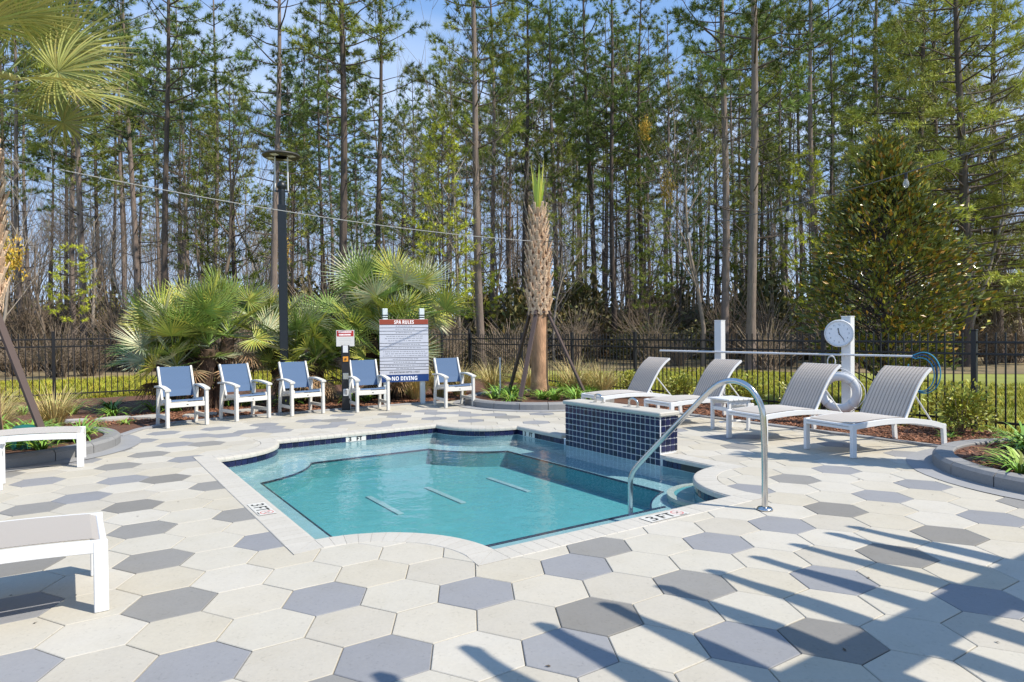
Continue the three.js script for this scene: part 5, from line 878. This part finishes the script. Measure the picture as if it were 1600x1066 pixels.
const twigGeo = [0, 1].map((k) => { const r = RNG(720 + k), g = new GB(); for (let i = 0; i < 70; i++) { const a = r() * 6.283, s = 0.15 + 0.7 * r(), h = 0.9 + 1.3 * r(), b = V(0.35 * (r() - 0.5), 0, 0.35 * (r() - 0.5)), m = b.clone().add(V(Math.cos(a) * s * 0.4, h * 0.55, Math.sin(a) * s * 0.4)), e = m.clone().add(V(Math.cos(a + r() - 0.5) * s * 0.7, h * 0.45, Math.sin(a + r() - 0.5) * s * 0.7)); g.tube([b, m, e], [0.011, 0.008, 0.004], 3, false); for (let j = 0; j < 2; j++) g.tube([m, m.clone().add(V((r() - 0.5) * 0.7, 0.4 * r(), (r() - 0.5) * 0.7))], [0.006, 0.003], 3, false); } return g.build(); });
const bushGeo = [0, 1].map((k) => { const r = RNG(730 + k), g = new GB(); for (let i = 0; i < 620; i++) { const a = r() * 6.283, c = r() * 2 - 1, s = Math.sqrt(1 - c * c), q = Math.cbrt(r()) * (0.75 + 0.35 * Math.sin(3 * a + 5 * c + k)), p = V(0.8 * q * s * Math.cos(a), 0.85 + 0.85 * q * c, 0.8 * q * s * Math.sin(a)), d = V(r() - 0.5, r() - 0.3, r() - 0.5).normalize(), e = V(r() - 0.5, r() - 0.5, r() - 0.5).cross(d).normalize(), L = 0.13 + 0.09 * r(), w = 0.035, b = 0.5 + 0.9 * r(); g.col = [b * (0.9 + 0.5 * r()), b, b * 0.8]; g.quad(p, p.clone().addScaledVector(d, L * 0.5).addScaledVector(e, w), p.clone().addScaledVector(d, L), p.clone().addScaledVector(d, L * 0.5).addScaledVector(e, -w)); } return g.build(); });
{
  const r = RNG(740), mats = [M.bare, M.bare2, M.bare3];
  for (let i = 0; i < 84; i++) { const px = -120 + 1840 * (i + r()) / 84, d = 25 + 24 * r(), o = mesh('bare_tree', bareGeos[Math.floor(r() * 6)], mats[Math.floor(r() * 3)]); o.position.set((px - 800) / 1038 * d, -0.05, -d); o.rotation.y = r() * 6.28; o.scale.setScalar(0.55 + 0.45 * r()); tag(o, 'leafless grey brown tree in the wood behind the fence', 'bare tree', 'bare trees in the wood'); }
  function scatter(name, label, geo, mat, n, place, tint) {
    const im = new THREE.InstancedMesh(geo, mat, n), m = new THREE.Matrix4(), q = new THREE.Quaternion(), c = new THREE.Color();
    for (let i = 0; i < n; i++) { const [x, y, z, sx, sy] = place(i); q.setFromAxisAngle(up, r() * 6.28); m.compose(V(x, y, z), q, V(sx, sy, sx)); im.setMatrixAt(i, m); if (tint) { im.setColorAt(i, c.setRGB(...tint())); } }
    im.name = numbered(name); im.castShadow = im.receiveShadow = true; scene.add(im); tag(im, label, name.replace(/_/g, ' ').split(' ').slice(-2).join(' '), null, 'stuff');
  }
  const ring = (d0, d1, pow = 1, lo = -180, hi = 1780) => { const d = d0 + (d1 - d0) * Math.pow(r(), pow), px = lo + (hi - lo) * r(); return [(px - 800) / 1038 * d, -0.05, -d]; };
  scatter('twiggy_undergrowth', 'tangled leafless brown brush under the pines', twigGeo[0], M.bare, 130, () => [...ring(22, 55), 1.3 + 0.9 * r(), 0.6 + 0.8 * r()], () => { const b = 0.7 + 0.6 * r(); return [b, b * 0.96, b * 0.9]; });
  scatter('twiggy_undergrowth', 'fine grey brush standing between the far trunks', twigGeo[1], M.bare2, 130, () => [...ring(26, 62), 1.7 + 1.2 * r(), 0.9 + 1.1 * r()], () => { const b = 0.8 + 0.9 * r(); return [b, b * 0.97, b * 0.92]; });
  scatter('evergreen_undergrowth', 'dark evergreen bushes filling the gaps between trunks', bushGeo[0], M.under, 190, () => [...ring(26, 52), 0.7 + 0.7 * r(), 0.5 + 0.7 * r()], () => { const b = 0.6 + 0.9 * r(); return [b * 1.1, b, b]; });
  scatter('evergreen_undergrowth', 'tall dark evergreen thicket deep in the wood', bushGeo[1], M.under, 300, () => [...ring(32, 75), 1.4 + 1.3 * r(), 1.2 + 1.9 * r()], () => { const b = 0.6 + 0.9 * r(); return [b * 1.1, b, b]; });
  scatter('distant_bare_wood', 'far off mass of grey leafless trees', bareGeos[1], M.bare3, 110, () => { const p = ring(46, 90); const s = 0.9 + 0.4 * r(); return [...p, s, s]; });
  scatter('distant_bare_wood', 'far off mass of brown leafless trees', bareGeos[3], M.bare, 110, () => { const p = ring(46, 90); const s = 0.9 + 0.4 * r(); return [...p, s, s]; });
  const fp = Array.from({ length: 64 }, () => { const p = ring(56, 105, 1, -180, 1480); return [...p, 0.9 + 0.2 * r(), 0.8 + 0.2 * r()]; });
  scatter('distant_pine_trunks', 'far off thin pine trunks deep in the wood', farGeo[1].trunk, M.barkDark, 64, (i) => fp[i]);
  scatter('distant_pine_crowns', 'far off green pine crowns deep in the wood', farGeo[1].crown, M.pine[0], 64, (i) => fp[i]);
  // gold leaved vine clumps
  for (const [px, py, d, s, lab] of [[22, 400, 22, 0.9, 'golden leaved vine hanging beside the booted palm trunk'], [1010, 205, 30, 0.7, 'tuft of golden leaves high between pine trunks'], [1045, 300, 31, 0.9, 'thin golden foliage between pine trunks'], [445, 390, 27, 0.7, 'golden foliage behind the lamp post']]) { const o = mesh('golden_vine', bushGeo[0], M.gold); o.position.set((px - 800) / 1038 * d, 1.43 + (515 - py) / 1038 * d - 0.85 * s, -d); o.scale.set(s * 0.6, s * 1.1, s * 0.6); tag(o, lab, 'vine'); }
  // grass beyond the fences
  const gg = new GB(); { const q = RNG(5); for (let i = 0; i < 14; i++) { const a = q() * 6.28, s = 0.7 + 0.6 * q(); gg.col = [s * (0.9 + 0.4 * q()), s, s * 0.7]; blade(gg, V(0.1 * (q() - 0.5), 0, 0.1 * (q() - 0.5)), V(Math.cos(a) * 0.5, 1, Math.sin(a) * 0.5), 0.09 + 0.09 * q(), 0.011, 0.8, 2); } }
  const ggeo = gg.build();
  scatter('lawn_grass', 'short rough grass growing beyond the fences', ggeo, leafy(lin(.28, .34, .05), 0.8), 19000, () => { let u, v; if (r() < 0.55) { u = 10.5 + 9 * Math.pow(r(), 1.3); v = -17 + 20 * r(); } else { u = -16 + 27 * r(); v = -18 - 8 * Math.pow(r(), 1.3); } const [x, z] = XZ(u, v); const s = u > 10.4 ? 0.45 + 0.5 * r() : 0.7 + 0.7 * r(); return [x, -0.045, z, s, s]; }, () => { const b = 0.7 + 0.6 * r(), y = r() * r(); return [b * (1 + 0.5 * y), b, b * (0.8 + 0.3 * y)]; });
}
// magnolia
{
  const [mx, mz] = [6.95, -12.4], t = thing('magnolia_tree', 'dense conical magnolia with glossy bronze green leaves behind the clock', 'tree', [mx, -0.04, mz], 0.3), r = RNG(801);
  const g = new GB(), b = new GB(); b.tube([V(0, 0, 0), V(0.03, 1.5, 0.02), V(0, 3.2, 0), V(0.02, 4.9, 0)], [0.11, 0.09, 0.06, 0.02], 9, false);
  const prof = (q) => 1.62 * Math.pow(Math.sin(Math.PI * Math.min(1, 0.16 + 0.84 * q)), 0.8) * (1 - 0.30 * q) * (q > 0.75 ? 1 - (q - 0.75) * 1.9 : 1);
  const tips = [];
  for (let k = 0; k < 300; k++) { const q = Math.pow(r(), 0.9), a = k * 2.39996, y = 0.75 + 4.45 * q, R = prof(q) * (0.6 + 0.55 * r()), c = V(R * Math.cos(a), y + 0.12 * (r() - 0.5), R * Math.sin(a)); tips.push(c); b.tube([V(0, Math.max(0.4, y - 0.35 - 0.2 * R), 0), V(c.x * 0.55, y - 0.16, c.z * 0.55), c], [0.022, 0.013, 0.006], 4, false); }
  for (const c of tips) for (let i = 0; i < 62; i++) {
    const off = V(r() - 0.5, r() - 0.5, r() - 0.5).multiplyScalar(0.52), p = c.clone().add(off).lerp(V(0, c.y, 0), 0.6 * r() * r()), out = V(p.x, 0.5, p.z).normalize(), d = V(r() - 0.5, r() - 0.35, r() - 0.5).multiplyScalar(1.5).add(out).normalize(), e = V(r() - 0.5, r() - 0.5, r() - 0.5).cross(d).normalize(), nn = V().crossVectors(d, e), L = 0.10 + 0.055 * r(), w = 0.027, k = 0.55 + 0.8 * r(), br = r();
    g.col = br < 0.16 ? [k * 2.6, k * 1.25, k * 0.8] : br < 0.36 ? [k * 2.5, k * 2.0, k * 0.9] : [k * 0.95, k, k];
    const l = p.clone().addScaledVector(d, L * 0.5).addScaledVector(e, w).addScaledVector(nn, 0.012), rr = p.clone().addScaledVector(d, L * 0.5).addScaledVector(e, -w).addScaledVector(nn, 0.012), tip = p.clone().addScaledVector(d, L); g.tri(p, l, tip); g.tri(p, tip, rr);
  }
  mesh('trunk', b.build(), M.barkDark, t); mesh('crown', g.build(), M.magnolia, t); t.scale.set(0.95, 0.92, 0.95);
}

renderer.render(scene, camera);
